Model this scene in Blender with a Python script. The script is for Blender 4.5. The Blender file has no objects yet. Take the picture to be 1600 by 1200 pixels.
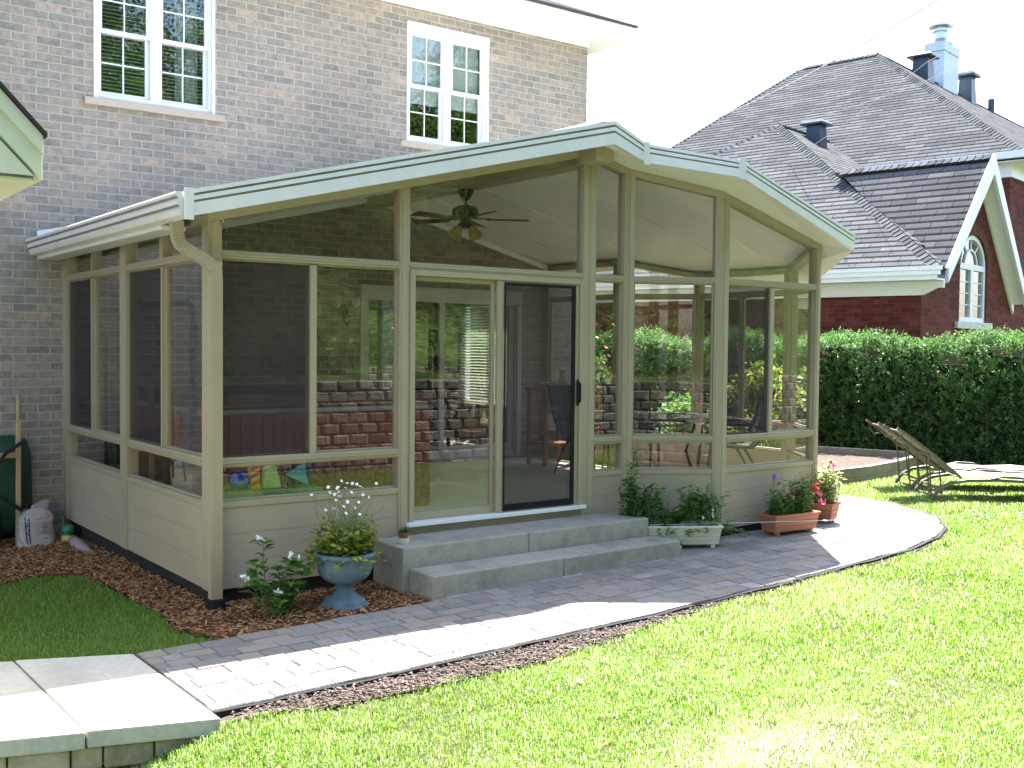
import bpy, math, random
import numpy as np
from mathutils import Vector, Matrix
random.seed(7); rng = np.random.default_rng(7)
sc = bpy.context.scene
COL = sc.collection
R = math.radians

# ------------------------------------------------------------------ camera
CAM = np.array([-2.7425, -7.2272, 1.8932]); YAW, PITCH, ROLL, FPX = 0.638944, -0.034885, 0.0099606, 1672.05
def cam_axes():
    fw = np.array([math.sin(YAW)*math.cos(PITCH), math.cos(YAW)*math.cos(PITCH), math.sin(PITCH)])
    rt = np.array([math.cos(YAW), -math.sin(YAW), 0.0]); up = np.cross(rt, fw)
    return rt*math.cos(ROLL)+up*math.sin(ROLL), -rt*math.sin(ROLL)+up*math.cos(ROLL), fw
RT, UP, FW = cam_axes()
cd = bpy.data.cameras.new('camera'); cam = bpy.data.objects.new('camera', cd); COL.objects.link(cam)
cd.sensor_width = 36.0; cd.lens = FPX*36/1600; cd.clip_start = 0.05; cd.clip_end = 500
m4 = Matrix.Identity(4)
for i in range(3):
    m4[i][0], m4[i][1], m4[i][2], m4[i][3] = RT[i], UP[i], -FW[i], CAM[i]
cam.matrix_world = m4; sc.camera = cam

# ------------------------------------------------------------------ sky, sun, exposure
SUNV = Vector((0.48, 0.32, 1.0)).normalized()            # towards the sun: high, behind the house to the right
w = bpy.data.worlds.new('World'); sc.world = w; w.use_nodes = True
nt = w.node_tree; bg = nt.nodes['Background']
sky = nt.nodes.new('ShaderNodeTexSky'); sky.sky_type = 'NISHITA'; sky.sun_disc = False
sky.sun_elevation = math.asin(SUNV.z); sky.sun_rotation = math.atan2(SUNV.x, SUNV.y)
sky.dust_density = 2.2; sky.air_density = 1.0; sky.ozone_density = 1.0
nt.links.new(sky.outputs[0], bg.inputs[0]); bg.inputs[1].default_value = 0.11
sd = bpy.data.lights.new('sun', 'SUN'); sd.energy = 5.0; sd.angle = R(0.53); sd.color = (1.0, 0.965, 0.91)
so = bpy.data.objects.new('sun', sd); COL.objects.link(so)
so.rotation_euler = (-SUNV).to_track_quat('-Z', 'Y').to_euler(); so.location = (10, 6, 25)
sc.view_settings.view_transform = 'Standard'; sc.view_settings.look = 'None'
sc.view_settings.exposure = 2.6; sc.view_settings.gamma = 1.0
sc.render.engine = 'CYCLES'
cy = sc.cycles
cy.use_denoising = True
cy.max_bounces = 10; cy.transparent_max_bounces = 24; cy.diffuse_bounces = 4; cy.glossy_bounces = 4
cy.caustics_reflective = False; cy.caustics_refractive = False

# ------------------------------------------------------------------ object helpers
ORG = {}
def tag(o, label=None, cat=None, group=None, kind=None):
    if label: o['label'] = label
    if cat: o['category'] = cat
    if group: o['group'] = group
    if kind: o['kind'] = kind
    return o
def thing(name, loc, label, cat, group=None):
    o = bpy.data.objects.new(name, None); COL.objects.link(o); o.location = loc
    o.empty_display_size = 0.2
    ORG[o] = np.array(loc, float); return tag(o, label, cat, group)
def link(name, me, mats, parent=None, org=(0, 0, 0)):
    o = bpy.data.objects.new(name, me); COL.objects.link(o)
    for m in (mats if isinstance(mats, (list, tuple)) else [mats]): me.materials.append(m)
    if parent is not None: o.parent = parent; ORG[o] = ORG.get(parent, np.zeros(3))
    else: o.location = org; ORG[o] = np.array(org, float)
    return o
def child_list(o): return [c for c in COL.objects if c.parent == o]
def copy_tree(o, parent=None):
    c = o.copy(); COL.objects.link(c); c.parent = parent
    for ch in child_list(o): copy_tree(ch, c)
    return c

class MB:
    def __init__(s): s.v = []; s.f = []; s.m = []; s.t = []
    def poly(s, pts, m=0, t=0.5):
        n = len(s.v); s.v += [tuple(float(c) for c in p) for p in pts]; s.f.append(tuple(range(n, n+len(pts)))); s.m.append(m); s.t += [t]*len(pts)
    def hexa(s, b, tp, m=0, t=0.5):
        n = len(s.v); s.v += [tuple(float(c) for c in p) for p in list(b)+list(tp)]; k = len(b); s.t += [t]*(2*k)
        s.f.append(tuple(range(n+k-1, n-1, -1))); s.f.append(tuple(range(n+k, n+2*k))); s.m += [m, m]
        for i in range(k):
            j = (i+1) % k; s.f.append((n+i, n+j, n+k+j, n+k+i)); s.m.append(m)
    def box(s, x0, x1, y0, y1, z0, z1, m=0, T=None, t=0.5):
        b = [(x0, y0, z0), (x1, y0, z0), (x1, y1, z0), (x0, y1, z0)]; u = [(x0, y0, z1), (x1, y0, z1), (x1, y1, z1), (x0, y1, z1)]
        if T: b = [T(*p) for p in b]; u = [T(*p) for p in u]
        s.hexa(b, u, m, t)
    def prism(s, pl, z0, z1, m=0, t=0.5):
        s.hexa([(p[0], p[1], z0) for p in pl], [(p[0], p[1], z1) for p in pl], m, t)
    def grid(s, rows, m=0, closed=False, t=0.5):
        n = len(s.v); k = len(rows[0])
        for r in rows: s.v += [tuple(float(c) for c in p) for p in r]
        s.t += [t]*(len(rows)*k)
        for i in range(len(rows)-1):
            for j in range(k if closed else k-1):
                j2 = (j+1) % k; s.f.append((n+i*k+j, n+i*k+j2, n+(i+1)*k+j2, n+(i+1)*k+j)); s.m.append(m)
        return n
    def tube(s, path, r, n=8, m=0, t=0.5, cap=True, up=None, rect=None, T=None):
        P = [np.array(p, float) for p in path]; rows = []
        for i, p in enumerate(P):
            d = (P[min(i+1, len(P)-1)]-P[max(i-1, 0)]); d /= np.linalg.norm(d)+1e-9
            a = np.array(up if up is not None else ((0, 0, 1) if abs(d[2]) < 0.9 else (1, 0, 0)), float)
            x = np.cross(d, a); x /= np.linalg.norm(x)+1e-9; y = np.cross(x, d)
            rc = rect[i] if rect and isinstance(rect, list) else rect
            if rect: row = [p+x*sx*rc[0]/2+y*sy*rc[1]/2 for sx, sy in ((-1, -1), (1, -1), (1, 1), (-1, 1))]
            else:
                rr = r[i] if isinstance(r, (list, tuple)) else r
                row = [p+rr*(x*math.cos(q)+y*math.sin(q)) for q in [2*math.pi*k/n for k in range(n)]]
            if T: row = [T(*q) for q in row]
            rows.append(row)
        b = s.grid(rows, m, True, t); k = len(rows[0])
        if cap:
            s.f.append(tuple(range(b+k-1, b-1, -1))); s.m.append(m)
            e = b+(len(rows)-1)*k; s.f.append(tuple(range(e, e+k))); s.m.append(m)
    def lathe(s, prof, cx, cy, n=24, m=0, t=0.5, flute=None, T=None):
        rows = []
        for i, (r, z) in enumerate(prof):
            row = []
            for k in range(n):
                q = 2*math.pi*k/n; rr = r*(1+(flute(i, q) if flute else 0))
                p = (cx+rr*math.cos(q), cy+rr*math.sin(q), z); row.append(T(*p) if T else p)
            rows.append(row)
        s.grid(rows, m, True, t)
    def leaf(s, p, d, L, W, m=0, t=0.5, droop=0.15, nrm=None):
        p = np.array(p, float); d = np.array(d, float); d /= np.linalg.norm(d)+1e-9
        a = np.array(nrm if nrm is not None else (random.gauss(0, .4), random.gauss(0, .4), 1.0)); sd_ = np.cross(d, a); sd_ /= np.linalg.norm(sd_)+1e-9
        up = np.cross(sd_, d)
        mid = p+d*L*0.45+up*L*0.06; tip = p+d*L-np.array((0, 0, 1))*L*droop
        n = len(s.v); s.v += [tuple(p), tuple(mid+sd_*W/2-up*L*.03), tuple(tip), tuple(mid-sd_*W/2-up*L*.03), tuple(mid)]
        s.t += [t]*5
        s.f += [(n, n+1, n+4), (n+1, n+2, n+4), (n+2, n+3, n+4), (n+3, n, n+4)]; s.m += [m]*4
    def flower(s, c, r, nrm=(0, 0, 1), k=5, m=0, t=0.5, cup=.25):
        nn = Vector(nrm).normalized(); a = nn.orthogonal().normalized(); b = nn.cross(a); c = Vector(c); off = random.random()*6
        for i in range(k):
            q = off+2*math.pi*i/k; dv = a*math.cos(q)+b*math.sin(q); sv = -a*math.sin(q)+b*math.cos(q)
            w_ = r*2.2/k*1.25
            n = len(s.v)
            s.v += [tuple(c), tuple(c+dv*r*.7+sv*w_+nn*r*cup*.8), tuple(c+dv*r+nn*r*cup), tuple(c+dv*r*.7-sv*w_+nn*r*cup*.8)]
            s.t += [t]*4; s.f.append((n, n+1, n+2, n+3)); s.m.append(m)
    def build(s, name, mats, parent=None, smooth=False, bevel=0, org=None, uv=False, tint=False, segs=2):
        V = np.array(s.v, float); 
        if parent is not None: o0 = ORG.get(parent, np.zeros(3))
        elif org is not None: o0 = np.array(org, float)
        else: o0 = np.array([V[:, 0].mean(), V[:, 1].mean(), V[:, 2].min()])
        me = bpy.data.meshes.new(name); me.from_pydata((V-o0).tolist(), [], s.f)
        me.polygons.foreach_set('material_index', np.array(s.m, np.int32))
        if smooth: me.polygons.foreach_set('use_smooth', np.ones(len(s.f), bool))
        if uv:
            ul = me.uv_layers.new(name='UVMap'); arr = np.zeros((len(me.loops), 2)); i = 0
            for p in me.polygons:
                nv = p.normal; u = Vector((0, 0, 1)).cross(nv)
                u = u.normalized() if u.length > 1e-4 else Vector((1, 0, 0)); v = nv.cross(u)
                if v.z < -1e-6: u, v = -u, -v
                for li in p.loop_indices:
                    q = Vector(V[me.loops[li].vertex_index]); arr[li] = (q.dot(u), q.dot(v))
            ul.data.foreach_set('uv', arr.ravel())
        if tint:
            ca = me.color_attributes.new('tint', 'FLOAT_COLOR', 'POINT'); t = np.array(s.t, np.float32)
            ca.data.foreach_set('color', np.column_stack([t, t, t, np.ones_like(t)]).ravel())
        me.update()
        o = link(name, me, mats, parent, o0)
        if bevel:
            b = o.modifiers.new('bevel', 'BEVEL'); b.width = bevel; b.segments = segs; b.limit_method = 'ANGLE'; b.angle_limit = R(40)
        return o
def fast_mesh(name, V, F, mats, parent=None, tint=None, org=None, k=None, matidx=None):
    """V (N,3); F (M,k) all faces with k corners"""
    o0 = ORG.get(parent, np.zeros(3)) if parent is not None else (np.array(org, float) if org is not None else np.zeros(3))
    V = np.asarray(V, np.float32)-o0.astype(np.float32); F = np.asarray(F, np.int32)
    me = bpy.data.meshes.new(name); me.vertices.add(len(V)); me.vertices.foreach_set('co', V.ravel())
    me.loops.add(F.size); me.loops.foreach_set('vertex_index', F.ravel())
    me.polygons.add(len(F)); me.polygons.foreach_set('loop_start', np.arange(0, F.size, F.shape[1], dtype=np.int32))
    me.polygons.foreach_set('loop_total', np.full(len(F), F.shape[1], np.int32))
    if matidx is not None: me.polygons.foreach_set('material_index', np.asarray(matidx, np.int32))
    if tint is not None:
        t = np.asarray(tint, np.float32); ca = me.color_attributes.new('tint', 'FLOAT_COLOR', 'POINT')
        ca.data.foreach_set('color', np.column_stack([t, t, t, np.ones_like(t)]).ravel())
    me.update(calc_edges=True); me.validate()
    return link(name, me, mats, parent, o0)
def leafcloud(name, P, D, L, W, mats, parent=None, tint=None, org=None):
    """rhombic leaves, one quad each, folded along the midrib"""
    N = len(P); D = D/(np.linalg.norm(D, axis=1, keepdims=True)+1e-9)
    A = rng.normal(0, .6, (N, 3)); A[:, 2] += 1.0
    S = np.cross(D, A); S /= np.linalg.norm(S, axis=1, keepdims=True)+1e-9
    L = np.asarray(L)[:, None] if np.ndim(L) else L; W = np.asarray(W)[:, None] if np.ndim(W) else W
    V = np.empty((N, 4, 3)); V[:, 0] = P; V[:, 1] = P+D*L*.5+S*W*.5; V[:, 2] = P+D*L; V[:, 2, 2] -= np.ravel(L*np.ones((N, 1)))*.12; V[:, 3] = P+D*L*.5-S*W*.5
    F = np.arange(4*N).reshape(N, 4)
    return fast_mesh(name, V.reshape(-1, 3), F, mats, parent, None if tint is None else np.repeat(tint, 4), org)
def rdir(n, up=0.0):
    d = rng.normal(0, 1, (n, 3)); d[:, 2] += up; return d/np.linalg.norm(d, axis=1, keepdims=True)

# ------------------------------------------------------------------ materials
def newmat(name):
    m = bpy.data.materials.new(name); m.use_nodes = True; t = m.node_tree; b = t.nodes['Principled BSDF']; return m, t, b
def nd(t, typ, **kw):
    n = t.nodes.new(typ)
    for k, v in kw.items():
        if k.startswith('i_'): n.inputs[k[2:].replace('_', ' ')].default_value = v
        elif k.startswith('n_'): n.inputs[int(k[2:])].default_value = v
        else: setattr(n, k, v)
    return n
def ramp(t, stops, interp='LINEAR'):
    r = t.nodes.new('ShaderNodeValToRGB'); r.color_ramp.interpolation = interp; e = r.color_ramp.elements
    while len(e) < len(stops): e.new(0.5)
    for i, (p, c) in enumerate(stops): e[i].position = p; e[i].color = (*c, 1)
    return r
def M(name, base, rough=.6, var=.12, scale=6, bump=0.0, bscale=60, metal=0.0, spec=.4, dirt=None, dscale=2.5, damt=.5, coord='Object', streak=False):
    m, t, b = newmat(name); L = t.links
    tc = nd(t, 'ShaderNodeTexCoord'); nz = nd(t, 'ShaderNodeTexNoise', i_Scale=scale, i_Detail=6.0, i_Roughness=.6)
    L.new(tc.outputs[coord], nz.inputs['Vector'])
    lo = tuple(max(0, c*(1-var)) for c in base); hi = tuple(min(1, c*(1+var)) for c in base)
    rp = ramp(t, [(.3, lo), (.7, hi)]); L.new(nz.outputs['Fac'], rp.inputs[0]); out = rp.outputs[0]
    if dirt:
        n2 = nd(t, 'ShaderNodeTexNoise', i_Scale=dscale, i_Detail=8.0, i_Roughness=.7)
        if streak: mp = nd(t, 'ShaderNodeMapping'); mp.inputs['Scale'].default_value = (4, 4, .45); L.new(tc.outputs[coord], mp.inputs[0]); L.new(mp.outputs[0], n2.inputs['Vector'])
        else: L.new(tc.outputs[coord], n2.inputs['Vector'])
        r2 = ramp(t, [(.48, (0, 0, 0)), (.72, (damt,)*3)]); L.new(n2.outputs['Fac'], r2.inputs[0])
        mx = nd(t, 'ShaderNodeMixRGB'); L.new(r2.outputs[0], mx.inputs[0]); L.new(out, mx.inputs[1]); mx.inputs[2].default_value = (*dirt, 1); out = mx.outputs[0]
    L.new(out, b.inputs['Base Color']); b.inputs['Roughness'].default_value = rough; b.inputs['Metallic'].default_value = metal
    b.inputs['Specular IOR Level'].default_value = spec
    if bump:
        nb = nd(t, 'ShaderNodeTexNoise', i_Scale=bscale, i_Detail=5.0); L.new(tc.outputs[coord], nb.inputs['Vector'])
        bp = nd(t, 'ShaderNodeBump', i_Strength=bump, i_Distance=.01); L.new(nb.outputs['Fac'], bp.inputs['Height']); L.new(bp.outputs[0], b.inputs['Normal'])
    return m
def brickmat(name, stops, mortar, bw, bh, ms=.012, bump=.6, bias=0, rough=.85, smooth=.25, offset=.5, nscale=14, rowline=0, spec=.15, weather=.13):
    m, t, b = newmat(name); L = t.links
    uv = nd(t, 'ShaderNodeUVMap'); 
    nzw = nd(t, 'ShaderNodeTexNoise', i_Scale=9.0, i_Detail=3.0); L.new(uv.outputs[0], nzw.inputs['Vector'])
    vm = nd(t, 'ShaderNodeVectorMath', operation='MULTIPLY_ADD'); L.new(nzw.outputs['Color'], vm.inputs[0]); vm.inputs[1].default_value = (.010, .008, 0); L.new(uv.outputs[0], vm.inputs[2])
    br = nd(t, 'ShaderNodeTexBrick', offset=offset, i_Scale=1.0); br.inputs['Color1'].default_value = (0, 0, 0, 1); br.inputs['Color2'].default_value = (1, 1, 1, 1)
    br.inputs['Mortar Size'].default_value = ms/2; br.inputs['Mortar Smooth'].default_value = smooth; br.inputs['Bias'].default_value = bias
    br.inputs['Brick Width'].default_value = bw; br.inputs['Row Height'].default_value = bh
    L.new(vm.outputs[0], br.inputs['Vector'])
    sep = nd(t, 'ShaderNodeSeparateColor'); L.new(br.outputs['Color'], sep.inputs[0])
    rp = ramp(t, stops); L.new(sep.outputs[0], rp.inputs[0])
    nz = nd(t, 'ShaderNodeTexNoise', i_Scale=nscale, i_Detail=8.0, i_Roughness=.65); L.new(uv.outputs[0], nz.inputs['Vector'])
    mm = nd(t, 'ShaderNodeMapRange', n_1=.3, n_2=.7, n_3=.72, n_4=1.28); L.new(nz.outputs['Fac'], mm.inputs[0])
    mu = nd(t, 'ShaderNodeVectorMath', operation='SCALE'); L.new(rp.outputs[0], mu.inputs[0]); L.new(mm.outputs[0], mu.inputs['Scale'])
    mx = nd(t, 'ShaderNodeMixRGB'); L.new(br.outputs['Fac'], mx.inputs[0]); L.new(mu.outputs[0], mx.inputs[1]); mx.inputs[2].default_value = (*mortar, 1)
    col = mx.outputs[0]
    nw_ = nd(t, 'ShaderNodeTexNoise', i_Scale=.75, i_Detail=6.0, i_Roughness=.62); L.new(uv.outputs[0], nw_.inputs['Vector']); mw = nd(t, 'ShaderNodeMapRange', n_1=.3, n_2=.7, n_3=1-weather, n_4=1+weather); L.new(nw_.outputs['Fac'], mw.inputs[0])
    sw = nd(t, 'ShaderNodeVectorMath', operation='SCALE'); L.new(col, sw.inputs[0]); L.new(mw.outputs[0], sw.inputs['Scale']); col = sw.outputs[0]
    if rowline:      # darkens the lower part of each shingle course
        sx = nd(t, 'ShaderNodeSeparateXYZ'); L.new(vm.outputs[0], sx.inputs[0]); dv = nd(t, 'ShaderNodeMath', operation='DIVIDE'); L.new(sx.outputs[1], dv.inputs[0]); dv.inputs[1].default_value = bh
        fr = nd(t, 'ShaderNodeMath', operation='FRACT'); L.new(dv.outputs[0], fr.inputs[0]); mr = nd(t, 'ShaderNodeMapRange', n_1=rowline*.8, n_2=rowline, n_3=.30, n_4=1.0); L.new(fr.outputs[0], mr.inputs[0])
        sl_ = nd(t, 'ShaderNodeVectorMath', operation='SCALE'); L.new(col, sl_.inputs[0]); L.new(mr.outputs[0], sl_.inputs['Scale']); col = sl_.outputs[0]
    L.new(col, b.inputs['Base Color']); b.inputs['Roughness'].default_value = rough; b.inputs['Specular IOR Level'].default_value = spec
    h = nd(t, 'ShaderNodeMath', operation='MULTIPLY_ADD'); L.new(br.outputs['Fac'], h.inputs[0]); h.inputs[1].default_value = -1.0; 
    n3 = nd(t, 'ShaderNodeTexNoise', i_Scale=90.0, i_Detail=4.0); L.new(uv.outputs[0], n3.inputs['Vector'])
    h3 = nd(t, 'ShaderNodeMath', operation='MULTIPLY'); L.new(n3.outputs['Fac'], h3.inputs[0]); h3.inputs[1].default_value = .5; L.new(h3.outputs[0], h.inputs[2])
    bp = nd(t, 'ShaderNodeBump', i_Strength=bump, i_Distance=.012); L.new(h.outputs[0], bp.inputs['Height']); L.new(bp.outputs[0], b.inputs['Normal'])
    return m
def leafmat(name, c0, c1, c2, trans=.35, rough=.5):
    m, t, b = newmat(name); L = t.links; at = nd(t, 'ShaderNodeAttribute', attribute_name='tint')
    rp = ramp(t, [(0, c0), (.5, c1), (1, c2)]); L.new(at.outputs['Fac'], rp.inputs[0])
    L.new(rp.outputs[0], b.inputs['Base Color']); b.inputs['Roughness'].default_value = rough; b.inputs['Specular IOR Level'].default_value = .3
    tr = nd(t, 'ShaderNodeBsdfTranslucent'); 
    hs = nd(t, 'ShaderNodeHueSaturation', i_Saturation=1.1, i_Value=1.5); L.new(rp.outputs[0], hs.inputs['Color']); L.new(hs.outputs[0], tr.inputs[0])
    mx = nd(t, 'ShaderNodeMixShader'); mx.inputs[0].default_value = trans
    L.new(b.outputs[0], mx.inputs[1]); L.new(tr.outputs[0], mx.inputs[2]); L.new(mx.outputs[0], t.nodes['Material Output'].inputs[0])
    return m
def tintmat(name, stops, rough=.8, bump=.3, bscale=50, spec=.3, nscale=20, nvar=.2):
    m, t, b = newmat(name); L = t.links; at = nd(t, 'ShaderNodeAttribute', attribute_name='tint')
    rp = ramp(t, stops); L.new(at.outputs['Fac'], rp.inputs[0])
    tc = nd(t, 'ShaderNodeTexCoord'); nz = nd(t, 'ShaderNodeTexNoise', i_Scale=nscale, i_Detail=8.0, i_Roughness=.65); L.new(tc.outputs['Object'], nz.inputs['Vector'])
    mm = nd(t, 'ShaderNodeMapRange', n_1=.3, n_2=.7, n_3=1-nvar, n_4=1+nvar); L.new(nz.outputs['Fac'], mm.inputs[0])
    mu = nd(t, 'ShaderNodeVectorMath', operation='SCALE'); L.new(rp.outputs[0], mu.inputs[0]); L.new(mm.outputs[0], mu.inputs['Scale'])
    L.new(mu.outputs[0], b.inputs['Base Color']); b.inputs['Roughness'].default_value = rough; b.inputs['Specular IOR Level'].default_value = spec
    nb = nd(t, 'ShaderNodeTexNoise', i_Scale=bscale, i_Detail=5.0); L.new(tc.outputs['Object'], nb.inputs['Vector'])
    bp = nd(t, 'ShaderNodeBump', i_Strength=bump, i_Distance=.01); L.new(nb.outputs['Fac'], bp.inputs['Height']); L.new(bp.outputs[0], b.inputs['Normal'])
    return m
def glassmat(name, tint=(.86, .9, .86), r0=.07, rough=.0, specks=0.0):
    m, t, b = newmat(name); L = t.links; t.nodes.remove(b)
    lw = nd(t, 'ShaderNodeLayerWeight', i_Blend=.5)
    p5 = nd(t, 'ShaderNodeMath', operation='POWER'); L.new(lw.outputs['Facing'], p5.inputs[0]); p5.inputs[1].default_value = 4.0
    ma = nd(t, 'ShaderNodeMath', operation='MULTIPLY_ADD'); L.new(p5.outputs[0], ma.inputs[0]); ma.inputs[1].default_value = 1-r0; ma.inputs[2].default_value = r0
    tr = nd(t, 'ShaderNodeBsdfTransparent'); tr.inputs[0].default_value = (*tint, 1)
    gl = nd(t, 'ShaderNodeBsdfGlossy'); gl.inputs['Roughness'].default_value = rough; gl.inputs[0].default_value = (1, 1, 1, 1)
    tc = nd(t, 'ShaderNodeTexCoord'); nz = nd(t, 'ShaderNodeTexNoise', i_Scale=1.6, i_Detail=1.0); L.new(tc.outputs['Object'], nz.inputs['Vector'])
    bp = nd(t, 'ShaderNodeBump', i_Strength=.02, i_Distance=.02); L.new(nz.outputs['Fac'], bp.inputs['Height']); L.new(bp.outputs[0], gl.inputs['Normal'])
    mx = nd(t, 'ShaderNodeMixShader'); L.new(ma.outputs[0], mx.inputs[0]); L.new(tr.outputs[0], mx.inputs[1]); L.new(gl.outputs[0], mx.inputs[2])
    L.new(mx.outputs[0], t.nodes['Material Output'].inputs[0]); return m
def screenmat(name, col, alpha):
    m, t, b = newmat(name); L = t.links; t.nodes.remove(b)
    tr = nd(t, 'ShaderNodeBsdfTransparent'); df = nd(t, 'ShaderNodeBsdfDiffuse'); df.inputs[0].default_value = (*col, 1)
    mx = nd(t, 'ShaderNodeMixShader'); mx.inputs[0].default_value = alpha; L.new(tr.outputs[0], mx.inputs[1]); L.new(df.outputs[0], mx.inputs[2]); L.new(mx.outputs[0], t.nodes['Material Output'].inputs[0]); return m

BRICK = brickmat('grey_brown_brick', [(0, (.235, .215, .195)), (.3, (.285, .255, .222)), (.5, (.335, .282, .235)), (.72, (.26, .24, .218)), (.86, (.315, .27, .228)), (1, (.40, .315, .25))], (.44, .405, .34), .225, .081, .018, bump=.8, smooth=.4)
REDBRICK = brickmat('red_brick', [(0, (.085, .022, .016)), (.5, (.125, .032, .024)), (1, (.16, .045, .034))], (.13, .055, .045), .25, .078, .010, bump=.3)
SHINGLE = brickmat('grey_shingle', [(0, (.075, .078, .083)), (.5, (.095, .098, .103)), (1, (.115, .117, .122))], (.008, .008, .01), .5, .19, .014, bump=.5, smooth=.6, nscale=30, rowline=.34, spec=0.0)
TAN = M('tan_aluminium', (.36, .308, .212), rough=.42, var=.04, scale=2, spec=.5, dirt=(.28, .24, .16), dscale=1.2, damt=.4, streak=True)
TAN2 = M('tan_panel', (.375, .315, .23), rough=.5, var=.05, scale=3, spec=.4, dirt=(.29, .245, .175), dscale=1.6, damt=.4, bump=.02, bscale=200)
WHITEAL = M('white_aluminium', (.72, .71, .70), rough=.4, var=.04, spec=.5, dirt=(.5, .5, .46), dscale=2.0, damt=.35)
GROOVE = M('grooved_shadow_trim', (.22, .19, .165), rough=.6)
WHITE = M('white_vinyl', (.80, .81, .82), rough=.4, var=.03)
SOFFIT = M('white_soffit', (.78, .77, .72), rough=.6, var=.04)
CEIL = M('ceiling_panel', (.86, .82, .81), rough=.6, var=.03)
CONCRETE = M('concrete', (.36, .335, .28), rough=.9, var=.12, scale=40, bump=.35, bscale=160, dirt=(.19, .175, .145), dscale=3.0, damt=.85, spec=.2)
SLABC = M('slab_concrete', (.46, .44, .40), rough=.85, var=.1, scale=25, bump=.3, bscale=140, dirt=(.27, .26, .235), dscale=2.0, damt=.6, spec=.2)
PAVER = tintmat('paver_stone', [(0, (.16, .16, .158)), (.35, (.22, .198, .172)), (.6, (.25, .222, .19)), (.8, (.20, .20, .195)), (1, (.30, .285, .265))], rough=.9, bump=.4, bscale=90, nscale=30, nvar=.16)
TANSTONE = tintmat('tan_stone', [(0, (.26, .22, .15)), (.5, (.33, .285, .20)), (1, (.40, .36, .27))], rough=.95, bump=.8, bscale=30, nscale=12, nvar=.25)
WALLSTONE = tintmat('split_block', [(0, (.08, .07, .06)), (.5, (.13, .115, .10)), (1, (.20, .18, .155))], rough=.95, bump=1.0, bscale=24, nscale=12, nvar=.35)  # albedo lowered to put the tree shade on the wall into the colour
MULCHG = M('mulch_ground', (.12, .06, .032), rough=.95, var=.45, scale=55, bump=1.0, bscale=70, spec=.1)
CHIP = tintmat('wood_chip', [(0, (.10, .042, .018)), (.5, (.31, .15, .066)), (1, (.56, .34, .18))], rough=.9, nvar=.25)
SOIL = M('dry_soil', (.085, .064, .055), rough=.95, var=.35, scale=30, bump=1.0, bscale=45, spec=.1)
GROUNDG = M('turf_ground', (.062, .078, .027), rough=.95, var=.6, scale=38, bump=1.0, bscale=70, spec=.05, dirt=(.075, .055, .04), dscale=5.0, damt=.8)
BANKG = M('bank_undergrowth', (.045, .068, .018), rough=.95, var=.7, scale=5, bump=1.0, bscale=9, spec=.05, dirt=(.018, .028, .010), dscale=1.4, damt=.9)
GRASS = leafmat('grass_blade', (.065, .13, .016), (.21, .33, .058), (.56, .58, .40), trans=.45, rough=.45)
LEAFG = leafmat('leaf_green', (.04, .095, .024), (.09, .185, .04), (.20, .30, .075), trans=.35)
LEAFP = leafmat('leaf_sunlit', (.14, .22, .06), (.28, .34, .12), (.45, .46, .22), trans=.45)  # paler leaf green, puts the sunshine on the square pot's plant into colour
LEAFY = leafmat('leaf_yellowing', (.06, .12, .025), (.17, .24, .04), (.42, .38, .07), trans=.4)
CEDAR = leafmat('cedar_green', (.042, .095, .033), (.095, .19, .06), (.21, .33, .11), trans=.28)
TREEL = leafmat('tree_leaf', (.03, .07, .015), (.07, .13, .025), (.15, .22, .04), trans=.4)
BARK = M('bark', (.10, .075, .055), rough=.95, var=.4, scale=12, bump=1.0, bscale=25)
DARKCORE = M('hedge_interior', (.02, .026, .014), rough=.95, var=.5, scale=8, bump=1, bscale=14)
GLASS = glassmat('window_glass', (.97, .97, .965), .042)
GLASSH = glassmat('house_glass', (.8, .85, .85), .10)
SCREEN = screenmat('insect_screen', (.05, .045, .05), .36)
BLACK = M('black_plastic', (.014, .014, .015), rough=.75, var=.1, spec=.15)
DARKMET = M('dark_metal', (.022, .020, .020), rough=.5, var=.1, spec=.25)
TERRA = M('terracotta_plastic', (.42, .155, .085), rough=.6, var=.08, scale=8, dirt=(.30, .12, .075), damt=.5)
CREAM = M('cream_plastic', (.66, .63, .48), rough=.55, var=.04, dirt=(.48, .45, .33), damt=.4)
URN = M('blue_grey_urn', (.10, .165, .21), rough=.6, var=.15, scale=12, dirt=(.21, .27, .29), dscale=9, damt=.5)
POTSOIL = M('potting_soil', (.04, .028, .02), rough=.95, var=.4, scale=60, bump=1)
WOOD = M('raw_timber', (.42, .29, .17), rough=.7, var=.15, scale=5, bump=.1)
OLDWOOD = M('weathered_timber', (.27, .245, .185), rough=.85, var=.15, scale=8, bump=.4, dirt=(.17, .16, .11), damt=.6)
REDWOOD = M('orange_wood', (.36, .13, .05), rough=.45, var=.15, scale=6)
TUBRED = M('red_stained_cedar', (.20, .035, .03), rough=.55, var=.18, scale=4)
FLOORM = M('room_floor', (.56, .51, .46), rough=.6, var=.08, scale=3)
DARKROOM = M('dark_room', (.10, .09, .08), rough=.9)
PINKF = M('pink_petal', (.65, .10, .22), rough=.5, var=.2); REDF = M('red_petal', (.55, .02, .02), rough=.5, var=.2); PURPF = M('purple_petal', (.30, .02, .26), rough=.5, var=.2); WHITEF = M('white_petal', (.8, .8, .8), rough=.5); ORANGEF = M('orange_petal', (.6, .16, .04), rough=.5)
def leafball(n, c, rad, up=.2):
    d = rdir(n, up); r = rng.random((n, 1))**.4; return np.array(c)+d*r*np.array(rad), d
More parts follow.
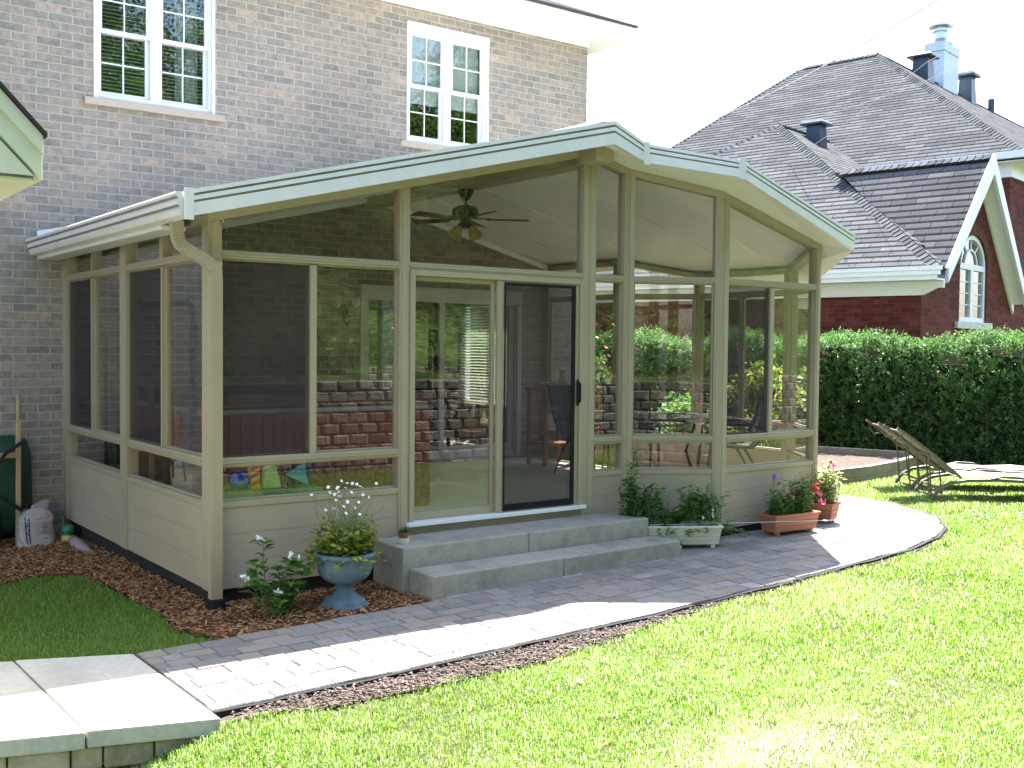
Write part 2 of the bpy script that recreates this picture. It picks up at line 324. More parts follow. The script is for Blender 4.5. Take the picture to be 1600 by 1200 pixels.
# ================================================================== GROUND
def sstep(v, a, b):
    t = np.clip((v-a)/(b-a), 0, 1); return t*t*(3-2*t)
def g(x, y):
    x = np.asarray(x, float); y = np.asarray(y, float)
    z = .02+.016*np.clip(x, -3, 9)
    z = z-.02*np.clip(y, 0, 4.2)*sstep(-x, -.6, .4)
    z = z-.27*sstep(-x, .60, 1.6)*sstep(-y, 1.55, 2.1)
    z = z-.02*sstep(y, -7, -6)*0
    return z
def pz(x): return .06+.016*np.clip(x, -3, 9)          # top of the paving
PFRONT = [(-.76, -2.05), (.40, -2.06), (2.32, -2.03), (3.66, -1.95), (5.63, -1.79), (6.4, -1.60), (6.9, -1.38), (7.3, -1.06), (7.6, -.66), (7.83, -.12), (7.88, .45), (7.86, 1.5)]
pfx = np.array([p[0] for p in PFRONT[:10]]); pfy = np.array([p[1] for p in PFRONT[:10]])
def pfront(x): return np.interp(x, pfx, pfy)
SLABF = lambda x: -2.21-.33*(x+.76)                     # front edge of the concrete walk, x<-.76
SLABB = lambda x: -.84-.42*(x+.80)
def noise2(x, y, s=1.0, seed=0):
    x = np.asarray(x)*s; y = np.asarray(y)*s; r = np.random.default_rng(seed); out = 0; amp = 1; tot = 0
    for o in range(4):
        T = r.random((64, 64)); xi = np.floor(x).astype(int); yi = np.floor(y).astype(int); fx = x-xi; fy = y-yi
        fx = fx*fx*(3-2*fx); fy = fy*fy*(3-2*fy); a = T[xi % 64, yi % 64]; b = T[(xi+1) % 64, yi % 64]; c = T[xi % 64, (yi+1) % 64]; d = T[(xi+1) % 64, (yi+1) % 64]
        out = out+amp*((a*(1-fx)+b*fx)*(1-fy)+(c*(1-fx)+d*fx)*fy); tot += amp; amp *= .5; x = x*2.03+11; y = y*2.03+7
    return out/tot

def make_ground():
    xs = np.concatenate([np.arange(-90, -12, 6), np.arange(-12, 17, .3), np.arange(17, 120, 6)])
    ys = np.concatenate([np.arange(-60, -9, 5), np.arange(-9, 8, .3), np.arange(8, 120, 6)])
    X, Y = np.meshgrid(xs, ys, indexing='ij'); Z = g(X, Y)+.012*(noise2(X, Y, 1.3, 3)-.5)
    ins = (X > .1) & (X < 6.5) & (Y > .3) & (Y < 12); Z[ins] -= .3
    V = np.stack([X, Y, Z], -1).reshape(-1, 3); nx, ny = X.shape
    i, j = np.meshgrid(np.arange(nx-1), np.arange(ny-1), indexing='ij'); a = (i*ny+j).ravel()
    F = np.stack([a, a+ny, a+ny+1, a+1], 1)
    o = fast_mesh('ground', V, F, GROUNDG); tag(o, kind='structure')
make_ground()

def sheet(name, poly_pts, zoff, mat, step=.12, rough=.0, seed=1, zf=g):
    """a bumpy sheet over a convex-ish polygon, following the ground"""
    P = np.array(poly_pts); x0, y0 = P.min(0); x1, y1 = P.max(0)
    xs = np.arange(x0, x1+step, step); ys = np.arange(y0, y1+step, step)
    X, Y = np.meshgrid(xs, ys, indexing='ij'); Z = zf(X, Y)+zoff+rough*(noise2(X, Y, 6, seed)-.5)*2
    def inside(px, py):
        c = np.zeros(px.shape, bool); n = len(P)
        for i in range(n):
            xa, ya = P[i]; xb, yb = P[(i+1) % n]
            cond = ((ya > py) != (yb > py)) & (px < (xb-xa)*(py-ya)/((yb-ya) if yb != ya else 1e-9)+xa); c ^= cond
        return c
    nx, ny = X.shape; i, j = np.meshgrid(np.arange(nx-1), np.arange(ny-1), indexing='ij')
    cx = X[:-1, :-1]+step/2; cy_ = Y[:-1, :-1]+step/2; keep = inside(cx, cy_).ravel(); a = (i*ny+j).ravel()[keep]
    F = np.stack([a, a+ny, a+ny+1, a+1], 1)
    o = fast_mesh(name, np.stack([X, Y, Z], -1).reshape(-1, 3), F, mat); return tag(o, kind='structure')
def inpoly(x, y, P):
    c = np.zeros(np.shape(x), bool); n = len(P)
    for i in range(n):
        xa, ya = P[i]; xb, yb = P[(i+1) % n]
        c ^= ((ya > y) != (yb > y)) & (x < (xb-xa)*(y-ya)/((yb-ya) if yb != ya else 1e-9)+xa)
    return c

# mulch beds
MUL1 = [(-.22, -.82), (1.40, -.82), (1.40, .15), (.1, .15), (.1, 3.95), (-3.2, 3.95), (-3.2, 2.3), (-1.0, 1.85), (-.62, 2.02), (-.36, 1.8), (-.33, .1), (-.36, -.45)]
sheet('mulch_bed', MUL1, .022, MULCHG, .06, .016)
def chips(name, label, P, n, zoff, mat, size=(.018, .06), seed=4, tintp=None, cat='wood chips'):
    r = np.random.default_rng(seed); P_ = np.array(P); x0, y0 = P_.min(0); x1, y1 = P_.max(0)
    x = r.uniform(x0, x1, n*3); y = r.uniform(y0, y1, n*3); k = inpoly(x, y, P) & ~((x > .06) & (y > .02)) & (x > -1.6); x = x[k][:n]; y = y[k][:n]; n = len(x)
    L = r.uniform(size[0], size[1], n)/2; W = r.uniform(.005, .014, n)/2; T = r.uniform(.002, .006, n)/2
    ax = r.uniform(0, 2*np.pi, n); el = r.normal(0, .28, n)
    u = np.stack([np.cos(ax)*np.cos(el), np.sin(ax)*np.cos(el), np.sin(el)], 1); v = np.stack([-np.sin(ax), np.cos(ax), r.normal(0, .3, n)], 1); v /= np.linalg.norm(v, axis=1)[:, None]; wv = np.cross(u, v)
    c = np.stack([x, y, g(x, y)+zoff+.016*(noise2(x, y, 6, 1)-.5)*2+r.uniform(0, .012, n)], 1)
    V = np.empty((n, 8, 3)); q = 0
    for sz in (-1, 1):
        for sx, sy in ((-1, -1), (1, -1), (1, 1), (-1, 1)):
            V[:, q] = c+u*(sx*L)[:, None]+v*(sy*W)[:, None]+wv*(sz*T)[:, None]; q += 1
    base = (np.arange(n)*8)[:, None]
    F = np.concatenate([base+np.array(f) for f in ((4, 5, 6, 7), (0, 1, 5, 4), (1, 2, 6, 5), (2, 3, 7, 6), (3, 0, 4, 7))])
    o = fast_mesh(name, V.reshape(-1, 3), F, mat, tint=np.repeat(r.beta(1.6, 1.8, n), 8)); return tag(o, label, cat, kind='stuff')
chips('wood_chips', 'brown wood chip mulch spread along the base of the sunroom', MUL1, 9000, .03, CHIP)

# paver path
def clip_convex(poly, clip):
    out = poly
    for i in range(len(clip)):
        a = np.array(clip[i]); b = np.array(clip[(i+1) % len(clip)]); e = b-a; inp = out; out = []
        if not inp: return []
        f = lambda p: e[0]*(p[1]-a[1])-e[1]*(p[0]-a[0])
        for k in range(len(inp)):
            p, q = inp[k], inp[(k+1) % len(inp)]; fp, fq = f(p), f(q)
            if fp >= 0: out.append(p)
            if (fp >= 0) != (fq >= 0):
                t = fp/(fp-fq); out.append((p[0]+(q[0]-p[0])*t, p[1]+(q[1]-p[1])*t))
    return out
SUNPLAN = [(0, 0), (3.95, 0), (4.70, -.45), (6.17, -.42), (6.75, .35), (6.75, 1.79), (6.15, 2.48), (6.15, 3.92), (0, 3.92)]
CLIPP = PFRONT+[(-.76, 1.5)]
def pavers():
    V = []; F = []; T = []; rr = random.Random(5); y = -2.10
    def stone(poly, tz, t):
        n = len(poly); c = np.mean(poly, 0); b = len(V)
        zt = lambda p: float(pz(p[0]))+tz
        for p in poly: V.append((p[0], p[1], zt(p)-.06))
        for p in poly: V.append((p[0], p[1], zt(p)-.007))
        for p in poly:
            d = c-np.array(p); L = np.linalg.norm(d)+1e-9; q = np.array(p)+d/L*min(.007, L*.3); V.append((q[0], q[1], zt(q)))
        T.extend([t]*(3*n))
        for k in range(n):
            k2 = (k+1) % n; F.append((b+k, b+k2, b+n+k2, b+n+k)); F.append((b+n+k, b+n+k2, b+2*n+k2, b+2*n+k))
        F.append(tuple(b+2*n+k for k in range(n)))
    while y < 1.5:
        h = rr.choice((.12, .145, .145, .17)); x = -.76-rr.random()*.2
        while x < 7.95:
            l = rr.choice((.12, .16, .19, .22, .25)); gpx = .0018
            ye = y+h
            if x+l/2 < 1.36: ye = min(ye, -.83)
            if ye-y > .04:
                j = lambda: rr.uniform(-.004, .004)
                poly = [(x+gpx+j(), y+gpx+j()), (x+l-gpx+j(), y+gpx+j()), (x+l-gpx+j(), ye-gpx+j()), (x+gpx+j(), ye-gpx+j())]
                poly = clip_convex(poly, CLIPP); c = np.mean(poly, 0) if poly else None
                ok = len(poly) >= 3 and not inpoly(c[0], c[1], SUNPLAN) and not (1.5 < c[0] < 3.65 and c[1] > -.65) and (c[1] < -.02 or c[0] > 6.1)
                if ok:
                    A = .5*abs(sum(poly[k][0]*poly[(k+1) % len(poly)][1]-poly[(k+1) % len(poly)][0]*poly[k][1] for k in range(len(poly))))
                    if A > .003: stone(poly, rr.uniform(-.003, .003), rr.random())
            x += l
        y += h
    me = bpy.data.meshes.new('paver_path'); me.from_pydata(V, [], F); t = np.array(T, np.float32)
    ca = me.color_attributes.new('tint', 'FLOAT_COLOR', 'POINT'); ca.data.foreach_set('color', np.column_stack([t, t, t, np.ones_like(t)]).ravel()); me.update()
    tag(link('paver_path', me, PAVER), kind='structure')
pavers()
sheet('path_sand_bed', [(p[0], p[1]+.012) for p in PFRONT]+[(6.9, 1.5), (6.75, .35), (6.17, -.3), (3.95, .1), (1.5, .1), (1.38, -.80), (-.75, -.80)], 0, M('joint_sand', (.085, .075, .062), rough=.95, var=.3, scale=60), .05, zf=lambda x, y: pz(x)-.018)
# plastic edging along the front of the path
mb = MB()
for i in range(len(PFRONT)-2):
    (xa, ya), (xb, yb) = PFRONT[i], PFRONT[i+1]; n_ = max(1, int(math.hypot(xb-xa, yb-ya)/.25))
    for k in range(n_):
        p = [(xa+(xb-xa)*q/n_, ya+(yb-ya)*q/n_) for q in (k, k+1)]; dx, dy = xb-xa, yb-ya; L = math.hypot(dx, dy); nx, ny = dy/L, -dx/L
        b = []; t_ = []
        for q, off in ((0, .004), (1, .004), (1, .034), (0, .034)):
            px, py = p[q][0]+nx*off, p[q][1]+ny*off; z = float(pz(px)); b.append((px, py, z-.12)); t_.append((px, py, z-.008-.005*math.sin(px*9)))
        mb.hexa(b, t_)
tag(mb.build('plastic_edging', BLACK), 'thin black plastic edging strip along the front of the paver path', 'edging')
# soil strip between the path and the lawn
xs = np.linspace(-.76, 7.0, 150)
wd = .22*sstep(-xs, -3.4, -1.0)*(.75+.5*noise2(xs, xs*0, 2.3, 8))*(.25+.75*sstep(xs, -.75, -.1))+.03
V = []
for x, w_ in zip(xs, wd):
    for k in range(5):
        yy = float(pfront(x))-.02-w_*k/4; V.append((x, yy, float(g(x, yy))+.012+.02*(float(noise2(x, yy, 14, 2))-.5)-(.006 if k == 4 else 0)))
F = [(i*5+k, i*5+k+1, i*5+k+6, i*5+k+5) for i in range(len(xs)-1) for k in range(4)]
tag(fast_mesh('soil_strip', np.array(V), np.array(F), SOIL), kind='structure')
CRUMB = tintmat('soil_crumb', [(0, (.035, .026, .022)), (.5, (.09, .068, .058)), (1, (.20, .165, .145))], rough=.95)
SP = [(x, float(pfront(x))-.02) for x in np.linspace(-.7, 4.5, 30)]+[(x, float(pfront(x))-.02-float(np.interp(x, xs, wd))*1.15) for x in np.linspace(4.5, -.7, 30)]
chips('soil_crumbs', 'loose dry soil crumbs and bark bits beside the path edging', SP, 2600, .016, CRUMB, (.008, .03), 9, cat='soil crumbs')

# concrete walk at the left, on a course of stones
mb = MB()
J0 = (-1.385, SLABB(-1.385)); J1 = (-1.36, SLABF(-1.36))
def slab(poly, z1, th=.085):
    mb.hexa([(p[0], p[1], z1-th) for p in poly], [(p[0], p[1], z1) for p in poly])
sz = .052
slab([(-.785, -.85), (-.775, SLABF(-.775)), (J1[0]+.005, J1[1]), (J0[0]+.005, J0[1])], sz)
slab([(J0[0]-.005, J0[1]), (J1[0]-.005, J1[1]), (-4.5, SLABF(-4.5)), (-4.5, SLABB(-4.5))], sz-.004)
o = mb.build('concrete_walk', SLABC, bevel=.008); tag(o, kind='structure')
mb = MB(); x = -.80; rr = random.Random(3); row = 0
for zt, zb in ((sz-.09, sz-.20), (sz-.205, sz-.32)):
    x = -.80-row*.11; row += 1
    while x > -4.4:
        l = rr.choice((.14, .26, .32, .22)); xa, xb = x-.004, x-l+.004; o_ = rr.uniform(.012, .03)
        b = [(xa, SLABF(xa)+o_), (xb, SLABF(xb)+o_), (xb, SLABF(xb)+.2), (xa, SLABF(xa)+.2)]
        mb.hexa([(p[0], p[1], zb) for p in b], [(p[0], p[1], zt) for p in b], t=rr.random()); x -= l
tag(mb.build('stone_edging', TANSTONE, bevel=.012, tint=True), 'low course of tan stone blocks under the concrete walk', 'stone edging')

# timber edged soil bed by the hedge
tb = [(7.98, 1.22), (8.5, 1.17), (9.4, 1.22), (10.4, 1.42), (11.35, 1.72)]
mb = MB()
for (xa, ya), (xb, yb) in zip(tb[:-1], tb[1:]):
    for z0, z1, o_ in ((.10, .235, 0), (.238, .37, .006)):
        mb.hexa([(xa, ya+o_, z0), (xb, yb+o_, z0), (xb, yb+.10, z0), (xa, ya+.10, z0)], [(xa, ya+o_, z1), (xb, yb+o_, z1), (xb, yb+.10, z1), (xa, ya+.10, z1)])
tag(mb.build('timber_edging', OLDWOOD, bevel=.008), 'curved weathered timber border in front of the bare soil bed', 'timber edging')
mb = MB(); mb.hexa([(11.40, 1.75, .1), (11.5, 1.75, .1), (10.75, 3.95, .1), (10.65, 3.95, .1)], [(11.40, 1.75, .40), (11.5, 1.75, .40), (10.75, 3.95, .40), (10.65, 3.95, .40)])
tag(mb.build('timber_edging', OLDWOOD, bevel=.008), 'straight grey timber border at the foot of the cedar hedge', 'timber edging')
sheet('soil_bed', [(7.95, 1.28)]+[(x, y+.06) for x, y in tb[1:]]+[(10.66, 3.95), (7.4, 4.6), (7.4, 2.0)], .15, SOIL, .1, .03)

# ------------------------------------------------------------------ lawn
LEFTLAWN = [(-.24, -.80), (-.36, -.45), (-.33, .1), (-.36, 1.78), (-.62, 2.0), (-1.0, 1.85), (-3.2, 2.2), (-4.3, .9), (-1.5, -.57), (-.82, -.86)]
def lawn_ok(x, y):
    fr = (x > -.76) & (x < 7.83) & (y < pfront(x)-.03-np.interp(x, xs, wd)*.8)
    lf = (x <= -.76) & (y < SLABF(x)-.015)
    chain_x = np.interp(y, [-1.38, -1.06, -.66, -.12, .45, 1.5], [6.9, 7.3, 7.6, 7.83, 7.88, 7.86])
    rt = (x > chain_x+.02) & (y > -1.38) & (y < np.interp(x, [7.98, 8.5, 9.4, 10.4, 11.35, 13], [1.2, 1.15, 1.2, 1.4, 1.7, 0.2]))
    rt2 = (x >= 7.83) & (y <= -1.06)
    return fr | lf | rt | rt2 | inpoly(x, y, LEFTLAWN)
def proj(P):
    d = P-CAM; z = d@FW; z = np.where(z < .05, .05, z); return 800+FPX*(d@RT)/z, 600-FPX*(d@UP)/z, d@FW
def make_lawn():
    N = 2700000; u = rng.random(N)
    # sample by distance from the camera so blades stay dense near the viewer
    dist = 3.2+ (u**1.25)*13.5; ang = YAW+rng.uniform(-R(36), R(36), N)
    x = CAM[0]+dist*np.sin(ang); y = CAM[1]+dist*np.cos(ang)
    keep = lawn_ok(x, y); x, y = x[keep], y[keep]
    P = np.stack([x, y, g(x, y)], 1); px, py, dd = proj(P); k = (px > -260) & (px < 1860) & (py < 1380); P = P[k]; dd = dd[k]
    nz = noise2(P[:, 0], P[:, 1], 2.2, 21); dens = sstep(nz+.25*(noise2(P[:, 0], P[:, 1], 9., 22)-.5), .33, .46); pn = noise2(P[:, 0], P[:, 1], 7.5, 41); pat = sstep(-P[:, 0], -5.2, -2.5)*sstep(P[:, 1], -5.4, -4.4); dens = dens*(1-.9*(.25+.75*pat)*(1-sstep(pn, .37, .44))); dens = np.where((P[:, 0] < -.7) | ((P[:, 0] < -.2) & (P[:, 1] > -.95)), 1, dens)
    dry = np.exp(-(((P[:, 0]-1.15)/.55)**2+((P[:, 1]+4.05)/.28)**2)); bare = np.exp(-(((P[:, 0]-.45)/.5)**2+((P[:, 1]+3.55)/.3)**2))
    edge = pfront(P[:, 0])-P[:, 1]; k = rng.random(len(P)) < (0.22+.78*dens)*(1-.6*bare)*np.where(edge < .35, .65, 1)
    P = P[k]; dd = dd[k]; nz = nz[k]; dry = dry[k]
    if len(P) > 560000: s = rng.permutation(len(P))[:560000]; P, dd, nz, dry = P[s], dd[s], nz[s], dry[s]
    n = len(P); sc_ = np.clip(dd/6.5, .75, 2.0)
    h = rng.uniform(.012, .040, n)*(.65+.6*nz)*np.clip(sc_, 1, 1.25); wd_ = rng.uniform(.0014, .0030, n)*np.clip(sc_, .8, 1.7)
    az = rng.uniform(0, 2*np.pi, n); lean = np.abs(rng.normal(0, .55, n)); L = np.stack([np.cos(az), np.sin(az), np.zeros(n)], 1)
    sd_ = np.stack([-np.sin(az), np.cos(az), np.zeros(n)], 1); up = np.array([0, 0, 1.0])
    mid = P+L*(h*.35*lean)[:, None]+up*(h*.62)[:, None]; tip = P+L*(h*(.9*lean+.1))[:, None]+up*(h*np.clip(1.05-.35*lean, .3, 1.1))[:, None]
    V = np.empty((n, 5, 3)); V[:, 0] = P-sd_*wd_[:, None]; V[:, 1] = P+sd_*wd_[:, None]; V[:, 2] = mid+sd_*(wd_*.8)[:, None]; V[:, 3] = mid-sd_*(wd_*.8)[:, None]; V[:, 4] = tip
    V[:, :2, 2] -= .006
    b = (np.arange(n)*5)[:, None]; F = np.concatenate([b+np.array((0, 1, 2, 3)), b+np.array((3, 2, 4, 4))])
    # second block as triangles: keep as quads with a collapsed corner is invalid, so build separately
    big = noise2(P[:, 0], P[:, 1], .8, 5)
    t = np.clip(rng.normal(.42, .2, n)+.5*(big-.5)+dry*.35, 0, .86); straw_glint = rng.random(n) < (.13+.45*dry); t[straw_glint] = rng.uniform(.85, 1, straw_glint.sum())  # palest blades: dry straw plus white sun glints put into the colour
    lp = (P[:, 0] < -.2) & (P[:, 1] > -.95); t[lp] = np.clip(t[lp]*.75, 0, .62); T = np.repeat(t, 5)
    me = bpy.data.meshes.new('lawn_grass'); me.vertices.add(5*n); me.vertices.foreach_set('co', V.astype(np.float32).ravel())
    q = (b+np.array((0, 1, 2, 3))); tr = (b+np.array((3, 2, 4)))
    loops = np.concatenate([q.ravel(), tr.ravel()]).astype(np.int32); me.loops.add(len(loops)); me.loops.foreach_set('vertex_index', loops)
    me.polygons.add(2*n); st = np.concatenate([np.arange(n)*4, 4*n+np.arange(n)*3]).astype(np.int32); tot = np.concatenate([np.full(n, 4), np.full(n, 3)]).astype(np.int32)
    me.polygons.foreach_set('loop_start', st); me.polygons.foreach_set('loop_total', tot)
    ca = me.color_attributes.new('tint', 'FLOAT_COLOR', 'POINT'); T = T.astype(np.float32); ca.data.foreach_set('color', np.column_stack([T, T, T, np.ones_like(T)]).ravel())
    me.update(calc_edges=True)
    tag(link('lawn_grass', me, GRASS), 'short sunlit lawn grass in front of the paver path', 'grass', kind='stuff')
    print('blades', n)
make_lawn()
# thin turf behind the viewer (seen only mirrored in the panes)
def back_turf():
    n = 26000; x = rng.uniform(-1, 9, n); y = rng.uniform(-6.1, -3.5, n); P = np.stack([x, y, g(x, y)], 1)
    px, py, dd = proj(P); k = ~((px > -260) & (px < 1860) & (py < 1380) & (dd > .5)); P = P[k]; n = len(P)
    leafcloud('lawn_grass', P, rdir(n, 2.0), rng.uniform(.05, .09, n), .012, GRASS, tint=rng.uniform(.1, .7, n))
    tag(COL.objects[-1], 'grass of the yard below the block wall', 'grass', kind='stuff')
back_turf()

LEAFD = M('dry_leaf', (.42, .33, .22), rough=.8, var=.2)
for k, (x, y, q) in enumerate(((1.35, -2.62, .3), (1.0, -2.85, 1.2), (2.35, -3.9, 2.0), (.55, -4.6, 4.0))):
    mb = MB(); z = float(g(x, y))+.035; mb.leaf((x, y, z), (math.cos(q), math.sin(q), .15), .075, .04, 0, .5, .05)
    tag(mb.build('dry_leaf', LEAFD), ['dry curled leaf on the lawn nearest the edging by the steps', 'dry curled leaf on the lawn left of the other one by the edging', 'dry leaf lying alone in the middle of the lawn', 'dry leaf low on the lawn near the bottom edge'][k], 'leaf', 'dry leaves on the lawn')
# ================================================================== SUNROOM
FZ = .45                                               # floor level
ZG, ZS2, ZS1, ZT2, ZT1 = .779, 1.026, 1.089, 2.491, 2.548
SR = thing('sunroom', (3.3, 1.8, .1), 'tan framed glass sunroom with a low gabled white roof built against the grey brick house', 'sunroom')
V2 = lambda x, y: np.array([x, y], float)
ZB0 = .17
def zbot(x): return .155+.012*x
def wall(P, Q, h0, h1, posts, bays, part='front', skirt=True):
    """P->Q along the outer face, outside on the right hand side; h = underside of the header"""
    P = np.array(P, float); Q = np.array(Q, float); L = np.linalg.norm(Q-P); u = (Q-P)/L; n = np.array([u[1], -u[0]])
    T = lambda s, d, z: (P[0]+u[0]*s+n[0]*d, P[1]+u[1]*s+n[1]*d, z)
    hz = lambda s: h0+(h1-h0)*s/L
    X = lambda s: P[0]+u[0]*s
    def slab(mb, s0, s1, d0, d1, zb0, zb1, zt0, zt1, m=0):
        mb.hexa([T(s0, d0, zb0), T(s1, d0, zb1), T(s1, d1, zb1), T(s0, d1, zb0)], [T(s0, d0, zt0), T(s1, d0, zt1), T(s1, d1, zt1), T(s0, d1, zt0)], m)
    for s0, s1 in posts:
        mb = MB(); slab(mb, s0, s1, -.10, 0, zbot(X(s0)), zbot(X(s1)), hz(s0)-.0, hz(s1)-.0)
        if s1-s0 > .06: slab(mb, s0+.018, s1-.018, 0, .006, zbot(X(s0))+.01, zbot(X(s1))+.01, hz(s0)-.002, hz(s1)-.002)
        mb.build('post', TAN, SR, bevel=.003)
    mb = MB(); slab(mb, 0, L, -.11, .004, hz(0)+.0005, hz(L)+.0005, hz(0)+.062, hz(L)+.062); mb.build('header_beam', TAN, SR, bevel=.003)
    for b in bays:
        s0, s1 = b['s']; 
        if b.get('door'): continue
        # wainscot: three interlocking planks
        mb = MB(); zb = (zbot(X(s0)), zbot(X(s1))); zt = ZG-.045; 
        for k in range(3):
            f0, f1 = k/3, (k+1)/3
            lo = [z+(zt-z)*f0+(.0008 if k else 0) for z in zb]; hi = [z+(zt-z)*f1-.0008 for z in zb]
            slab(mb, s0, s1, -.06, -.012, lo[0], lo[1], hi[0], hi[1])
        slab(mb, s0, s1, -.058, -.018, zb[0]+.01, zb[1]+.01, zt-.01, zt-.01)
        mb.build('wainscot_panel', TAN2, SR, bevel=.0015)
        mb = MB(); slab(mb, s0, s1, -.085, -.003, ZG-.045, ZG-.045, ZG, ZG); slab(mb, s0, s1, -.07, -.03, ZG+.0005, ZG+.0005, ZG+.014, ZG+.014); mb.build('sill_rail', TAN, SR, bevel=.003)
        mb = MB(); slab(mb, s0, s1, -.085, -.004, ZS2, ZS2, ZS1, ZS1); slab(mb, s0, s1, -.004, .010, ZS2+.022, ZS2+.022, ZS2+.036, ZS2+.036); slab(mb, s0, s1, -.07, -.03, ZS2-.012, ZS2-.012, ZS2-.0005, ZS2-.0005); mb.build('middle_rail', TAN, SR, bevel=.003)
        mb = MB(); slab(mb, s0, s1, -.085, -.004, ZT2, ZT2, ZT1, ZT1); slab(mb, s0, s1, -.004, .006, ZT2+.02, ZT2+.02, ZT2+.034, ZT2+.034); slab(mb, s0, s1, -.07, -.03, ZT2-.012, ZT2-.012, ZT2-.0005, ZT2-.0005); mb.build('top_rail', TAN, SR, bevel=.003)
        mb = MB(); slab(mb, s0+.004, s1-.004, -.052, -.046, ZG+.015, ZG+.015, ZS2-.013, ZS2-.013); mb.build('kick_pane', GLASS, SR)
        # sash window
        mu = b.get('mull'); fr = MB(); w_ = .016
        cells = [(s0, s1)] if not mu else [(s0, mu[0]), (mu[1], s1)]
        if mu: slab(fr, mu[0], mu[1], -.075, -.008, ZS1+.0005, ZS1+.0005, ZT2-.0125, ZT2-.0125)
        for c0, c1 in cells:
            slab(fr, c0+.0005, c0+w_, -.065, -.035, ZS1+.0005, ZS1+.0005, ZT2-.0125, ZT2-.0125); slab(fr, c1-w_, c1-.0005, -.065, -.035, ZS1+.0005, ZS1+.0005, ZT2-.0125, ZT2-.0125)
            slab(fr, c0+w_+.0005, c1-w_-.0005, -.065, -.035, ZS1+.0005, ZS1+.0005, ZS1+.014, ZS1+.014); 
        fo = fr.build('window', TAN, SR, bevel=.002)
        for k, (c0, c1) in enumerate(cells):
            mb = MB(); slab(mb, c0+w_+.001, c1-w_-.001, -.053, -.047, ZS1+.015, ZS1+.015, ZT2-.013, ZT2-.013); mb.build('pane', GLASS, fo)
            if b.get('screen') == k:
                mb = MB(); slab(mb, c0+.003, c1-.003, -.030, -.0285, ZS1+.002, ZS1+.002, ZT2-.014, ZT2-.014); mb.build('insect_screen', SCREEN, fo)
        tm = b.get('tmull'); cells = [(s0, s1)] if not tm else [(s0, tm[0]), (tm[1], s1)]
        if tm:
            mb = MB(); slab(mb, tm[0], tm[1], -.08, -.004, ZT1+.0005, ZT1+.0005, hz(tm[0]), hz(tm[1])); mb.build('transom_mullion', TAN, SR, bevel=.002)
        for c0, c1 in cells:
            mb = MB(); slab(mb, c0+.003, c1-.003, -.052, -.046, ZT1+.001, ZT1+.001, hz(c0)-.001, hz(c1)-.001); mb.build('transom_pane', GLASS, SR)
    if skirt:
        mb = MB(); nseg = int(L/.1); 
        slab(mb, 0.01, L-.01, -.075, -.068, zbot(X(0))-.20, zbot(X(L))-.20, zbot(X(0))-.001, zbot(X(L))-.001)
        mb.build('mesh_skirt', SKIRT, SR)
    return T
SKIRT = M('black_mesh_skirt', (.022, .022, .024), rough=.7, var=.6, scale=120)
hL = lambda x: 2.736+.2437*x
hR = lambda x: 3.455-.2591*(x-3.95)
# left wall, from the house to the front corner (outside = -x)
wall((0, 3.92), (0, 0), 2.736, 2.736, [(0, .16), (1.87, 2.05), (3.785, 3.8185)],
     [dict(s=(.16, 1.87), mull=(.965, .995), screen=0, tmull=(.985, 1.03)), dict(s=(2.05, 3.785), mull=(2.89, 2.92), screen=0, tmull=(2.87, 2.94))])
# front gable wall
RX = 3.457
FT = wall((0.0, 0), (RX, 0), hL(0), hL(RX), [(0.0, .095), (1.53, 1.622), (3.40, RX)],
     [dict(s=(.095, 1.53), mull=(.775, .825), screen=0), dict(s=(1.622, 3.40), door=True)])
wall((RX, 0), (3.95, 0), hL(RX), hR(3.95), [(0.0, .09), (.43, .493)], [dict(s=(.09, .43))])
wall((3.95, 0), (4.70, -.45), hR(3.95), hR(4.66), [(0.0, .045), (.80, .8746)], [dict(s=(.045, .80))])
wall((4.70, -.45), (6.17, -.42), hR(4.66), 2.885, [(0.0, .085), (1.40, 1.4703)], [dict(s=(.085, 1.40), mull=(.70, .755), screen=0)])
wall((6.17, -.42), (6.75, .35), 2.885, 2.72, [(0.0, .05), (.89, .964)], [dict(s=(.05, .89))])
wall((6.75, .35), (6.75, 1.79), 2.72, 2.72, [(0.0, .09), (1.35, 1.44)], [dict(s=(.09, 1.35), mull=(.70, .74), screen=1)])
wall((6.75, 1.79), (6.15, 2.48), 2.72, 2.89, [(0.0, .06), (.85, .9144)], [dict(s=(.06, .85))])
wall((6.15, 2.48), (6.15, 3.92), 2.89, 2.89, [(0.0, .08), (1.34, 1.44)], [dict(s=(.08, 1.34), mull=(.68, .72), screen=0)])

# transom over the door, door rail
mb = MB(); mb.box(1.622, 3.40, .004, .085, ZT2, ZT1); mb.box(1.622, 3.40, -.006, .004, ZT2+.02, ZT2+.034); mb.build('top_rail', TAN, SR, bevel=.003)
mb = MB(); mb.hexa([(1.625, .046, ZT1+.001), (3.397, .046, ZT1+.001), (3.397, .052, ZT1+.001), (1.625, .052, ZT1+.001)], [(1.625, .046, hL(1.625)-.001), (3.397, .046, hL(3.397)-.001), (3.397, .052, hL(3.397)-.001), (1.625, .052, hL(1.625)-.001)]); mb.build('transom_pane', GLASS, SR)
mb = MB(); mb.box(1.60, 3.42, .012, .06, .19, .462); mb.build('wainscot_panel', TAN2, SR)
